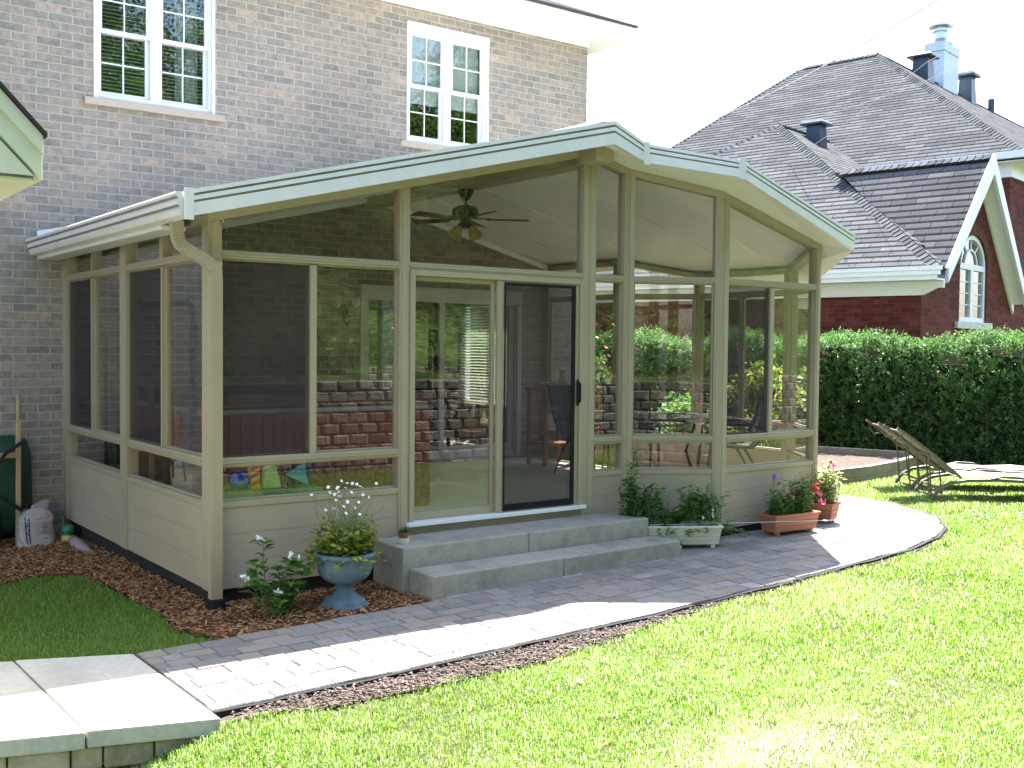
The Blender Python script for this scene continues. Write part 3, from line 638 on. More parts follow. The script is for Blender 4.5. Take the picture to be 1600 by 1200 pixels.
# sliding door
mb = MB()
mb.box(1.623, 1.668, -.012, .09, .50, 2.49); mb.box(3.362, 3.399, -.012, .09, .50, 2.49); mb.box(1.6685, 3.3615, -.012, .09, 2.445, 2.49)
door = mb.build('sliding_door', TAN, SR, bevel=.003)
mb = MB(); mb.box(1.60, 3.43, -.045, .09, .465, .499); mb.build('threshold', WHITE, door, bevel=.004)
mb = MB()   # fixed leaf
mb.box(1.669, 1.695, .045, .075, .50, 2.444); mb.box(2.44, 2.475, .045, .075, .50, 2.444); mb.box(1.6955, 2.4395, .045, .075, .50, .565); mb.box(1.6955, 2.4395, .045, .075, 2.41, 2.444)
mb.build('door_leaf', TAN, door, bevel=.003)
mb = MB(); mb.box(1.696, 2.439, .058, .064, .566, 2.409); mb.build('pane', GLASS, door)
mb = MB()   # sliding leaf
mb.box(2.478, 2.54, .006, .040, .50, 2.444); mb.box(3.315, 3.361, .006, .040, .50, 2.444); mb.box(2.5405, 3.3145, .006, .040, .50, .548); mb.box(2.5405, 3.3145, .006, .040, 2.41, 2.444)
mb.build('door_leaf', TAN, door, bevel=.003)
mb = MB(); mb.box(2.541, 3.314, .02, .026, .549, 2.409); mb.build('pane', GLASS, door)
mb = MB()   # screen leaf
mb.box(2.541, 2.553, -.008, .004, .51, 2.43); mb.box(3.27, 3.312, -.008, .004, .51, 2.43); mb.box(2.5535, 3.2695, -.008, .004, .51, .565); mb.box(2.5535, 3.2695, -.008, .004, 2.405, 2.43)
so_ = mb.build('screen_frame', BLACK, door, bevel=.002)
mb = MB(); mb.box(2.5535, 3.2695, -.003, -.0015, .5655, 2.4045); mb.build('insect_screen', SCREEN, door)
mb = MB(); mb.tube([(3.335, -.012, 1.40), (3.335, -.05, 1.415), (3.335, -.05, 1.575), (3.335, -.012, 1.59)], .011, 8); mb.box(3.322, 3.350, -.016, -.0125, 1.38, 1.61); mb.build('handle', BLACK, door, bevel=.002)

# floor slab
mb = MB(); mb.prism([(.09, .09), (3.93, .09), (4.72, -.36), (6.12, -.33), (6.66, .38), (6.66, 1.76), (6.06, 2.44), (6.06, 3.90), (.09, 3.90)], FZ-.1, FZ); mb.build('floor', FLOORM, SR)
# ---- roof
P0 = (-.257, -.30, 2.884); P1 = (RX, -.30, 3.821); P2 = (3.84, -.30, 3.672); P3 = (4.41, -.90, 3.509); P4 = (5.983, -.90, 2.988); P5 = (7.0, .30, 2.80); P6 = (7.05, 1.92, 2.82); P7 = (6.43, 2.62, 3.02); P8 = (6.43, 3.905, 3.02)
RB = (RX, 3.905, 3.821); LB = (-.257, 3.905, 2.884)
dz = lambda p, z: (p[0], p[1], p[2]+z)
mb = MB(); TH = .022
def roofsheet(pts):
    mb.hexa([dz(p, -TH) for p in pts], list(pts))
roofsheet([P0, P1, RB, LB]); roofsheet([P1, P2, P7, P8, RB]); roofsheet([P2, P3, P4]); roofsheet([P2, P4, P5]); roofsheet([P2, P5, P6]); roofsheet([P2, P6, P7])
roof = mb.build('roof', WHITEAL, SR)
mb = MB(); mb.tube([dz(P1, .012), dz(RB, .012)], .05, 6, rect=(.22, .025), up=(0, 0, 1)); mb.build('ridge_cap', WHITEAL, roof)
mb = MB(); mb.hexa([(-.24, 3.80, 2.89), (.8, 3.80, 3.15), (.8, 3.90, 3.15), (-.24, 3.90, 2.89)], [(-.24, 3.84, 2.93), (.8, 3.84, 3.20), (.8, 3.90, 3.21), (-.24, 3.90, 2.97)]); mb.build('flashing', WHITEAL, roof)
# ceiling / soffit (underside of the insulated panels)
mb = MB()
cL = lambda x: hL(x)+.064
cR = lambda x: (3.64-.2591*(x-RX)) if x > RX else cL(x)
ins = [(0, 0), (RX, 0), (3.95, 0), (4.70, -.45), (6.17, -.42), (6.75, .35), (6.75, 1.79), (6.15, 2.48), (6.15, 3.90)]
ceilz = {0: cL(0), 1: cL(RX), 2: hR(3.95)+.064, 3: hR(4.66)+.064, 4: 2.885+.064, 5: 2.72+.064, 6: 2.72+.064, 7: 2.89+.064, 8: 2.89+.064}
I = [(p[0], p[1], ceilz[k]) for k, p in enumerate(ins)]
IBL = (0, 3.90, cL(0)); IBR = (RX, 3.90, cL(RX))
def cs(m_, pts): m_.poly(pts)
cs(mb, [I[0], I[1], IBR, IBL]); cs(mb, [I[1], I[2], I[7], I[8], IBR]); cs(mb, [I[2], I[3], I[4]]); cs(mb, [I[2], I[4], I[5]]); cs(mb, [I[2], I[5], I[6]]); cs(mb, [I[2], I[6], I[7]])
mb.build('ceiling', CEIL, SR)
mb = MB()   # seams between the ceiling panels
for y in (.95, 2.05, 3.1):
    mb.hexa([(.12, y, cL(.12)-.012), (RX-.1, y, cL(RX-.1)-.012), (RX-.1, y+.018, cL(RX-.1)-.012), (.12, y+.018, cL(.12)-.012)], [(.12, y, cL(.12)-.001), (RX-.1, y, cL(RX-.1)-.001), (RX-.1, y+.018, cL(RX-.1)-.001), (.12, y+.018, cL(.12)-.001)])
    za, zb = cR(RX+.1)-.002, cR(6.1)-.004
    mb.hexa([(RX+.1, y, za-.012), (6.1, y, zb-.012), (6.1, y+.018, zb-.012), (RX+.1, y+.018, za-.012)], [(RX+.1, y, za), (6.1, y, zb), (6.1, y+.018, zb), (RX+.1, y+.018, za)])
for sgn, (xa, za), (xb, zb) in ((0, (.12, cL(.12)), (RX, cL(RX))), (1, (RX, cL(RX)), (6.1, cR(6.1)))):
    mb.hexa([(xa, 3.84, za-.07), (xb, 3.84, zb-.07), (xb, 3.895, zb-.07), (xa, 3.895, za-.07)], [(xa, 3.84, za-.003), (xb, 3.84, zb-.003), (xb, 3.895, zb-.003), (xa, 3.895, za-.003)])
mb.build('ceiling_trim', WHITE, SR)
mb = MB(); FH = {0: .173, 1: .196, 2: .165, 3: .145, 4: .15, 5: .15, 6: .15, 7: .15, 8: .15}
PP = [P0, P1, P2, P3, P4, P5, P6, P7, P8]; PBt = [dz(p, -FH[k]+.012) for k, p in enumerate(PP)]
cs(mb, [PBt[0], PBt[1], I[1], I[0]]); cs(mb, [PBt[1], PBt[2], I[2], I[1]]); cs(mb, [PBt[2], PBt[3], I[3], I[2]]); cs(mb, [PBt[3], PBt[4], I[4], I[3]]); cs(mb, [PBt[4], PBt[5], I[5], I[4]]); cs(mb, [PBt[5], PBt[6], I[6], I[5]]); cs(mb, [PBt[6], PBt[7], I[7], I[6]]); cs(mb, [PBt[7], PBt[8], I[8], I[7]])
cs(mb, [PBt[0], I[0], IBL, (-.22, 3.9, PBt[0][2])])
mb.build('soffit', SOFFIT, SR)
# ridge beam and its end block
mb = MB(); mb.box(RX-.10, RX+.10, -.20, 3.88, 3.50, 3.655); mb.build('ridge_beam', TAN, SR, bevel=.004)
# fascia: white face with two recessed dark grooves, along each stretch of the front edge
def fascia(pts, heights, name='fascia', thick=.03, caps=()):
    mb = MB(); n = len(pts); out = []
    for i in range(n):
        ds = []
        if i > 0: d = np.array(pts[i][:2])-np.array(pts[i-1][:2]); ds.append(d/np.linalg.norm(d))
        if i < n-1: d = np.array(pts[i+1][:2])-np.array(pts[i][:2]); ds.append(d/np.linalg.norm(d))
        d = sum(ds); d /= np.linalg.norm(d); k = 1/max(.5, abs(d@ds[0])); out.append(np.array([d[1], -d[0]])*k)
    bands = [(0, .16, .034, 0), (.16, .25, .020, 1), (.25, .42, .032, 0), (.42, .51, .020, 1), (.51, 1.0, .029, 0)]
    for i in range(n-1):
        for f0, f1, d, m_ in bands:
            b = []; t_ = []
            for q, dd in ((i, d), (i+1, d), (i+1, 0), (i, 0)):
                p = pts[q]; o_ = out[q]*dd; h = heights[q]; b.append((p[0]+o_[0], p[1]+o_[1], p[2]+.012-h*f1-.0)); t_.append((p[0]+o_[0], p[1]+o_[1], p[2]+.012-h*f0))
            mb.hexa(b, t_, m_)
    for i in caps:     # corner cover plates
        p = pts[i]; o_ = out[i]; t = np.array([-o_[1], o_[0]]); t /= np.linalg.norm(t); h = heights[i]
        for q in (0,):
            c = np.array(p[:2])+o_*.012; a = c-t*.028; b_ = c+t*.028; e = o_*.032
            mb.hexa([(a[0], a[1], p[2]-h-.008), (b_[0], b_[1], p[2]-h-.008), (b_[0]+e[0], b_[1]+e[1], p[2]-h-.008), (a[0]+e[0], a[1]+e[1], p[2]-h-.008)], [(a[0], a[1], p[2]+.026), (b_[0], b_[1], p[2]+.026), (b_[0]+e[0], b_[1]+e[1], p[2]+.026), (a[0]+e[0], a[1]+e[1], p[2]+.026)])
    mb.build(name, [WHITEAL, GROOVE], roof)
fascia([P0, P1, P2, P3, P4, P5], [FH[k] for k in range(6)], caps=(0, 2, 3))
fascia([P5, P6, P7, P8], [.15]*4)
# left gutter: two dark lines, fat rounded lip, inner beam below
mb = MB(); yA, yB = -.30, 3.90; zt = 2.884
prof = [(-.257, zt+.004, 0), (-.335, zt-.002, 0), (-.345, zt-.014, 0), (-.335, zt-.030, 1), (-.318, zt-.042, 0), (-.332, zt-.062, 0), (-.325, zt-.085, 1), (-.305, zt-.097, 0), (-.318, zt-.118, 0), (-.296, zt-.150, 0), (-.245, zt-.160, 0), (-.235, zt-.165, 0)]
for (xa, za, m_), (xb, zb, _) in zip(prof[:-1], prof[1:]):
    mb.poly([(xa, yA, za), (xb, yA, zb), (xb, yB, zb), (xa, yB, za)], m_)
mb.poly([(x, yB, z) for x, z, _ in prof]); mb.poly([(x, yA, z) for x, z, _ in prof])
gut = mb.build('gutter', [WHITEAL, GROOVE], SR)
mb = MB(); mb.box(-.235, -.05, .30, 3.9, 2.69, 2.725); mb.build('eave_board', WHITEAL, SR, bevel=.01)
# downspout with ribbed elbows
mb = MB(); path = [(-.205, .06, 2.73), (-.205, .05, 2.64), (-.19, .03, 2.575), (-.15, -.005, 2.53), (-.09, -.04, 2.49), (-.03, -.062, 2.45), (.012, -.066, 2.40), (.022, -.066, 2.33), (.022, -.066, .9), (.022, -.066, .11)]
pp_ = []; rc_ = []
for i in range(len(path)-1):
    a, b = np.array(path[i]), np.array(path[i+1]); a0 = np.array(path[max(i-1, 0)]); b1 = np.array(path[min(i+2, len(path)-1)]); n_ = 6 if i < 7 else 1
    for k in range(n_):
        s_ = k/n_; pt_ = .5*((2*a)+(-a0+b)*s_+(2*a0-5*a+4*b-b1)*s_**2+(-a0+3*a-3*b+b1)*s_**3) if n_ > 1 else a
        pp_.append(pt_); rc_.append((.082, .062) if (len(pp_) % 2 or not 0 < i < 7) else (.074, .055))
pp_.append(np.array(path[-1])); rc_.append((.082, .062)); mb.tube(pp_, 0, rect=rc_, up=(0, 1, 0))
mb2 = MB()
for xx in (-.024, 0, .024): mb.box(.022+xx-.004, .022+xx+.004, -.0995, -.0965, .12, 2.33)
ds = mb.build('downspout', TAN, SR)
mb2.lathe([(.0, .0), (.075, .0), (.078, .05), (.07, .058), (.066, .115), (.05, .12), (.0, .12)], .022, -.066, 20); mb2.build('drain_boot', BLACK, ds, smooth=False)
# ================================================================== HOUSE
HX0, HX1, HY, HZ = -9.0, 6.755, 3.92, 6.03
HS = thing('brick_house', (0, 3.92, -.1), 'two storey grey brown brick house with white windows behind the sunroom', 'house')
def wall_with_holes(mb, x0, x1, z0, z1, holes, y0, th=.22):
    xs_ = sorted({x0, x1, *[h[0] for h in holes], *[h[1] for h in holes]}); zs_ = sorted({z0, z1, *[h[2] for h in holes], *[h[3] for h in holes]})
    for i in range(len(xs_)-1):
        for j in range(len(zs_)-1):
            cx, cz = (xs_[i]+xs_[i+1])/2, (zs_[j]+zs_[j+1])/2
            if any(h[0] < cx < h[1] and h[2] < cz < h[3] for h in holes): continue
            mb.poly([(xs_[i], y0, zs_[j]), (xs_[i+1], y0, zs_[j]), (xs_[i+1], y0, zs_[j+1]), (xs_[i], y0, zs_[j+1])])
    for a, b, c, d in holes:   # reveals
        mb.poly([(a, y0, c), (a, y0, d), (a, y0+th, d), (a, y0+th, c)]); mb.poly([(b, y0, c), (b, y0+th, c), (b, y0+th, d), (b, y0, d)])
        mb.poly([(a, y0, d), (b, y0, d), (b, y0+th, d), (a, y0+th, d)]); mb.poly([(a, y0, c), (a, y0+th, c), (b, y0+th, c), (b, y0, c)])
W1 = (.31, 1.55, 4.335, 5.72); W2 = (3.93, 5.12, 4.345, 5.72); PD = (3.33, 5.65, .47, 2.585); W0 = (-.6, -.45, 7, 7.1)
mb = MB(); wall_with_holes(mb, HX0, HX1, -.35, HZ, [W1, W2, PD], HY)
# right side wall with the window that lights the blind
SWN = (5.35, 6.75, 1.0, 2.55)
ys_ = [HY, SWN[0], SWN[1], 13.0]; zs_ = [-.35, SWN[2], SWN[3], HZ]
for i in range(3):
    for j in range(3):
        if i == 1 and j == 1: continue
        mb.poly([(HX1, ys_[i], zs_[j]), (HX1, ys_[i+1], zs_[j]), (HX1, ys_[i+1], zs_[j+1]), (HX1, ys_[i], zs_[j+1])])
mb.poly([(HX0, HY, -.35), (HX0, 13, -.35), (HX0, 13, HZ), (HX0, HY, HZ)]); mb.poly([(HX0, 13, -.35), (HX1, 13, -.35), (HX1, 13, HZ), (HX0, 13, HZ)])
mb.build('wall', BRICK, HS, uv=True)
# rooms behind the openings
mb = MB()
mb.poly([(HX0+.3, 4.16, .42), (6.5, 4.16, .42), (6.5, 9, .42), (HX0+.3, 9, .42)]); mb.poly([(HX0+.3, 4.16, 3.2), (6.5, 4.16, 3.2), (6.5, 9, 3.2), (HX0+.3, 9, 3.2)])
mb.poly([(HX0+.3, 9, .42), (6.5, 9, .42), (6.5, 9, 6), (HX0+.3, 9, 6)])
for x in (-.6, 2.6, 6.1):
    mb.poly([(x, 4.16, 3.4), (x, 9, 3.4), (x, 9, 6), (x, 4.16, 6)])
mb.poly([(-.6, 4.16, 6), (6.1, 4.16, 6), (6.1, 9, 6), (-.6, 9, 6)]); mb.poly([(-.6, 4.16, 3.4), (6.1, 4.16, 3.4), (6.1, 9, 3.4), (-.6, 9, 3.4)])
mb.build('room_interior', DARKROOM, HS)
SILLST = M('stone_sill', (.46, .39, .32), rough=.85, var=.08, scale=20, bump=.2)
BLINDM = M('white_blind', (.74, .74, .68), rough=.55)
def dh_window(x0, x1, z0, z1, blind='full'):
    y = HY; f = MB(); F_ = .055
    f.box(x0, x0+F_, y+.03, y+.13, z0, z1); f.box(x1-F_, x1, y+.03, y+.13, z0, z1); f.box(x0+F_, x1-F_, y+.03, y+.13, z0, z0+.055); f.box(x0+F_, x1-F_, y+.03, y+.13, z1-.055, z1)
    f.box(x0-.005, x0+.03, y-.01, y+.03, z0, z1+.0); f.box(x1-.03, x1+.005, y-.01, y+.03, z0, z1); f.box(x0-.005, x1+.005, y-.016, y+.0295, z1-.03, z1+.055)
    xm = (x0+x1)/2; f.box(xm-.05, xm+.05, y+.032, y+.128, z0+.055, z1-.055)
    fo = f.build('window', WHITE, HS, bevel=.004)
    mbs = MB(); mbs.box(x0-.10, x1+.10, y-.045, y+.20, z0-.075, z0-.002); mbs.build('sill', SILLST, fo, bevel=.006)
    zm = z0+.055+(z1-z0-.11)*.50
    for a, b in ((x0+F_+.001, xm-.051), (xm+.051, x1-F_-.001)):
        for k, (za, zb, yy) in enumerate(((z0+.056, zm+.018, y+.085), (zm-.018, z1-.056, y+.045))):
            s = MB(); w_ = .036
            s.box(a, a+w_, yy, yy+.032, za, zb); s.box(b-w_, b, yy, yy+.032, za, zb); s.box(a+w_, b-w_, yy, yy+.032, za, za+w_+.004); s.box(a+w_, b-w_, yy, yy+.032, zb-w_, zb)
            cx, cz = (a+b)/2, (za+zb)/2; m_ = .007
            s.box(cx-m_, cx+m_, yy+.002, yy+.015, za+w_+.005, zb-w_-.001); s.box(a+w_+.001, cx-m_-.0005, yy+.003, yy+.0145, cz-m_, cz+m_); s.box(cx+m_+.0005, b-w_-.001, yy+.003, yy+.0145, cz-m_, cz+m_)
            s.build('sash', WHITE, fo, bevel=.002)
            p = MB(); p.box(a+w_-.004, b-w_+.004, yy+.016, yy+.019, za+w_, zb-w_+.004); p.build('pane', GLASSH, fo)
    if blind == 'full':
        bm = MB(); n = int((z1-z0-.12)/.038)
        for k in range(n):
            z = z0+.07+k*.038; bm.hexa([(x0+.06, y+.150, z), (x1-.06, y+.150, z), (x1-.06, y+.172, z+.010), (x0+.06, y+.172, z+.010)], [(x0+.06, y+.150, z+.002), (x1-.06, y+.150, z+.002), (x1-.06, y+.172, z+.012), (x0+.06, y+.172, z+.012)])
        bm.build('blind', BLINDM, fo)
        c_ = MB(); rows = []
        for k in range(14):
            q = x1-.36+.24*k/13; rows.append([(q, y+.19+.02*math.sin(k*1.7), z0+.06), (q, y+.19+.02*math.sin(k*1.7+.4), z1-.06)])
        c_.grid(rows); c_.build('curtain', M('sheer_curtain', (.5, .5, .5), rough=.8), fo)
    else:
        bm = MB(); bm.box(x0+.06, x1-.06, y+.150, y+.156, z0+.50, z1-.06); bm.build('blind', BLINDM, fo)
dh_window(*W1); dh_window(*W2, blind='part')
# patio door in the house wall (seen through the sunroom)
TRIM = M('white_trim', (.55, .53, .52), rough=.5)
a, b, c, d = PD; y = HY; f = MB()
f.box(a, a+.07, y+.0, y+.14, c, d); f.box(b-.07, b, y+.0, y+.14, c, d); f.box(a+.07, b-.07, y, y+.14, d-.08, d); f.box(a-.02, b+.02, y-.04, y-.0005, d-.16, d+.02); f.box(a+.07, b-.07, y, y+.16, c, c+.09)
f.box(a-.02, a+.05, y-.03, y-.0005, c, d-.165); f.box(b-.05, b+.02, y-.03, y-.0005, c, d-.165)
pd = f.build('patio_door', TRIM, HS, bevel=.004)
xm = (a+b)/2
for xa, xb, yy in ((a+.071, xm+.05, y+.085), (xm-.05, b-.071, y+.03)):
    s = MB(); s.box(xa, xa+.075, yy, yy+.04, c+.091, d-.081); s.box(xb-.075, xb, yy, yy+.04, c+.091, d-.081); s.box(xa+.0755, xb-.0755, yy, yy+.04, c+.091, c+.17); s.box(xa+.0755, xb-.0755, yy, yy+.04, d-.15, d-.081); s.build('door_leaf', TRIM, pd, bevel=.003)
    p = MB(); p.box(xa+.07, xb-.07, yy+.016, yy+.02, c+.165, d-.145); p.build('pane', GLASSH, pd)
# blind hanging in the side window, lit by the sun from outside
ya, yb, za, zb = SWN
bm = MB(); n = int((zb-za)/.045)
for k in range(n):
    z = za+.01+k*.045; bm.hexa([(6.60, ya, z), (6.60, yb, z), (6.57, yb, z+.026), (6.57, ya, z+.026)], [(6.602, ya, z+.003), (6.602, yb, z+.003), (6.572, yb, z+.029), (6.572, ya, z+.029)])
bl = bm.build('blind', leafmat('lit_blind', (.6, .6, .52), (.64, .63, .56), (.64, .63, .56), trans=.35), HS)
f = MB(); f.box(6.70, 6.78, ya, ya+.05, za, zb); f.box(6.70, 6.78, yb-.05, yb, za, zb); f.box(6.70, 6.78, ya+.05, yb-.05, za, za+.05); f.box(6.70, 6.78, ya+.05, yb-.05, zb-.05, zb); f.box(6.71, 6.77, (ya+yb)/2-.02, (ya+yb)/2+.02, za+.05, zb-.05)
f.build('window', WHITE, HS)
# eaves and roof
OV = .42; ZE = HZ
mb = MB(); mb.poly([(HX0-OV, HY-OV, ZE), (HX1+OV, HY-OV, ZE), (HX1+OV, HY+.01, ZE-.001), (HX0-OV, HY+.01, ZE-.001)]); mb.poly([(HX1-.01, HY+.01, ZE), (HX1+OV, HY+.01, ZE), (HX1+OV, 13.4, ZE), (HX1-.01, 13.4, ZE)])
x = HX0-OV
while x < HX1+OV-.1: mb.box(x, x+.008, HY-OV+.01, HY-.01, ZE-.006, ZE-.001); x += .10
mb.build('soffit', SOFFIT, HS)
mb = MB(); mb.box(HX0-OV, HX1+OV, HY-OV-.02, HY-OV, ZE-.012, ZE+.15); mb.box(HX1+OV, HX1+OV+.02, HY-OV-.02, 13.4, ZE-.012, ZE+.15); mb.box(HX0-OV, HX1+OV+.02, HY-OV-.045, HY-OV-.021, ZE+.09, ZE+.15)
mb.box(HX0, HX1+.02, HY-.025, HY-.0005, ZE-.09, ZE-.007)
mb.build('fascia', WHITE, HS, bevel=.004)
mb = MB(); mb.box(HX0-OV, HX1+OV+.05, HY-OV-.07, HY-OV+.05, ZE+.1505, ZE+.178); mb.build('drip_edge', M('dark_drip_edge', (.06, .055, .05), rough=.6), HS)
mb = MB(); e0 = (HX0-OV, HY-OV-.05, ZE+.18); e1 = (HX1+OV+.04, HY-OV-.05, ZE+.18); e2 = (HX1+OV+.04, 13.4, ZE+.18); r0 = (HX0-OV, 8.4, ZE+2.5); r1 = (HX1-4.6, 8.4, ZE+2.5)
mb.poly([e0, e1, r1, r0]); mb.poly([e1, e2, r1]); mb.build('roof', SHINGLE, HS, uv=True)
mb = MB(); mb.tube([(HX1+.36, HY+.5, ZE-.02), (HX1+.34, HY+.5, ZE-.12), (HX1+.20, HY+.6, ZE-.26), (HX1+.06, HY+.75, ZE-.34), (HX1+.06, HY+.80, ZE-.5), (HX1+.06, HY+.80, .2)], 0, rect=(.08, .06), up=(0, 1, 0)); mb.build('downspout', WHITE, HS)
# wall lantern inside the sunroom
t = thing('wall_lantern', (3.08, 3.85, 2.3), 'dark scrolled twin wall lantern on the brick beside the patio door', 'wall lamp')
mb = MB(); mb.lathe([(0, -.03), (.06, -.02), (.065, 0), (.05, .02), (0, .03)], 0, 0, 14, T=lambda x, y, z: (3.08+x, 3.90+z*.6, 2.30+y))
for s in (-1, 1): mb.tube([(3.08, 3.88, 2.29), (3.08+s*.04, 3.83, 2.22), (3.08+s*.10, 3.81, 2.24), (3.08+s*.12, 3.81, 2.32)], .008, 6)
mb.tube([(3.08, 3.86, 2.28), (3.05, 3.84, 2.18), (3.10, 3.83, 2.12), (3.13, 3.83, 2.17)], .01, 6); mb.build('bracket', DARKMET, t)
for s in (-1, 1):
    mb = MB(); mb.lathe([(.02, 0), (.045, .04), (.05, .09), (.035, .13)], 3.08+s*.12, 3.81, 12); 
    for k in range(len(mb.v)): mb.v[k] = (mb.v[k][0], mb.v[k][1], mb.v[k][2]+2.32)
    mb.build('glass_shade', M('frosted_shade', (.5, .48, .42), rough=.4), t, smooth=True)

# ================================================================== LEFT SHED (only its eave corner is in view)
SH = thing('garden_shed', (-3.6, -3.4, 0), 'pale green eave corner of a small shed at the left edge', 'shed')
PALEG = M('pale_green_trim', (.74, .72, .57), rough=.5, var=.05)
ax_ = np.array((-1.62, -2.35, 2.77))
mb = MB(); 
# rake board of the gable end facing the viewer: rises to the left
sl = 1.05
def rk(s, zoff, d=0): return (ax_[0]-s, ax_[1]-.0+d-.55*s*0, ax_[2]+sl*s+zoff)
mb = MB(); mb.hexa([rk(0, -.19), rk(2.2, -.19), rk(2.2, -.19, .03), rk(0, -.19, .03)], [rk(0, 0), rk(2.2, 0), rk(2.2, 0, .03), rk(0, 0, .03)])
mb.hexa([rk(0, -.085, -.018), rk(2.2, -.085, -.018), rk(2.2, -.085, -.001), rk(0, -.085, -.001)], [rk(0, -.002, -.018), rk(2.2, -.002, -.018), rk(2.2, -.002, -.001), rk(0, -.002, -.001)])
mb.hexa([(ax_[0]-.035, ax_[1]+.008, 2.60), (ax_[0]-.9, ax_[1]+.008, 2.60), (ax_[0]-.9, ax_[1]+.028, 2.60), (ax_[0]-.035, ax_[1]+.028, 2.60)], [(ax_[0]-.035, ax_[1]+.008, 2.60), (ax_[0]-.9, ax_[1]+.008, 3.50), (ax_[0]-.9, ax_[1]+.028, 3.50), (ax_[0]-.035, ax_[1]+.028, 2.60)])
# boxed return of the eave
mb.hexa([(ax_[0]-.0, ax_[1]+.031, 2.58), (ax_[0]-.0, ax_[1]+2.2, 2.58), (ax_[0]-.03, ax_[1]+2.2, 2.58), (ax_[0]-.03, ax_[1]+.031, 2.58)], [(ax_[0], ax_[1]+.031, 2.77), (ax_[0], ax_[1]+2.2, 2.77), (ax_[0]-.03, ax_[1]+2.2, 2.77), (ax_[0]-.03, ax_[1]+.031, 2.77)])
mb.box(ax_[0]-.42, ax_[0]-.031, ax_[1]+.031, ax_[1]+2.2, 2.575, 2.59)
mb.hexa([rk(.031, -.185, .031), rk(2.2, -.185, .031), rk(2.2, -.185, .34), rk(.031, -.185, .34)], [rk(.031, -.172, .031), rk(2.2, -.172, .031), rk(2.2, -.172, .34), rk(.031, -.172, .34)])
mb.build('eave_trim', PALEG, SH, bevel=.004)
mb = MB(); mb.hexa([rk(-.012, .002, -.03), rk(2.2, .002, -.04), rk(2.2, .002, 2.2), rk(-.012, .002, 2.2)], [rk(-.012, .022, -.03), rk(2.2, .022, -.04), rk(2.2, .022, 2.2), rk(-.012, .022, 2.2)])
mb.hexa([rk(4.35, 0, -.04), rk(2.2, .002, -.04), rk(2.2, .002, 2.2), rk(4.35, 0, 2.2)], [rk(4.35, .022, -.04), rk(2.2, .022, -.04), rk(2.2, .022, 2.2), rk(4.35, .022, 2.2)])
for k in range(4, 8):
    x, y, z = mb.v[8+k-0] if False else mb.v[k]
for i in range(8, 16):
    x, y, z = mb.v[i]
    if x < ax_[0]-3: mb.v[i] = (x, y, ax_[2]+(.022 if i >= 12 else .002))
mb.build('roof', M('dark_shingle_edge', (.05, .04, .035), rough=.9, var=.3, scale=30, bump=.6), SH)
mb = MB(); mb.box(-5.6, -2.03, -2.0, -.6, -.2, 2.58); mb.hexa([(-5.6, -2.0, 2.58), (-2.03, -2.0, 2.58), (-2.03, -.6, 2.58), (-5.6, -.6, 2.58)], [(-3.83, -2.0, 4.6), (-3.8, -2.0, 4.6), (-3.8, -.6, 4.6), (-3.83, -.6, 4.6)])
mb.build('wall', M('pale_siding', (.5, .5, .42), rough=.7), SH)
# ================================================================== OBJECTS ROUND THE SUNROOM
# concrete steps
def step(name, label, x0, x1, xs_, y0, y1, z0, z1):
    t = thing(name, ((x0+x1)/2, (y0+y1)/2, z0), label, 'step')
    for a, b, dz_ in ((x0, xs_-.003, 0), (xs_+.003, x1, .002)):
        mb = MB(); mb.hexa([(a, y0, z0-.05), (b, y0, z0-.05), (b, y1, z0-.05), (a, y1, z0-.05)], [(a, y0, z1+dz_), (b, y0, z1+dz_+.006), (b, y1, z1+dz_+.006), (a, y1, z1+dz_)]); mb.build('block', CONCRETE, t, bevel=.012, segs=3)
step('concrete_step', 'upper grey concrete step under the sliding door', 1.295, 3.79, 2.47, -.465, -.016, .06, .40)
step('concrete_step', 'lower wider grey concrete step resting on the pavers', 1.345, 3.845, 2.56, -.80, -.472, .08, .245)

# urn planter
UX, UY, UZ = .79, -.52, .045
t = thing('urn_planter', (UX, UY, UZ), 'blue grey pedestal urn with fluted bowl standing in the mulch', 'urn')
k_ = .93
prof = [(0, .0), (.175, .0), (.18, .012), (.177, .028), (.155, .036), (.158, .046), (.150, .058), (.125, .072), (.09, .095), (.066, .122), (.058, .145), (.070, .156), (.072, .165), (.10, .178), (.155, .203), (.192, .245), (.207, .295), (.210, .352), (.222, .36), (.232, .372), (.228, .392), (.214, .398), (.195, .385), (.19, .35), (0, .34)]
mb = MB(); mb.lathe([(r*k_, z) for r, z in prof], UX, UY, 72, flute=lambda i, q: (.022*math.cos(q*18) if 13 <= i <= 17 else (.008*math.cos(q*36) if 18 <= i <= 21 else 0)))
mb.v = [(x, y, z+UZ) for x, y, z in mb.v]; mb.build('urn', URN, t, smooth=True)
mb = MB(); mb.lathe([(0, UZ+.36), (.178, UZ+.358)], UX, UY, 20); mb.build('soil', POTSOIL, t)
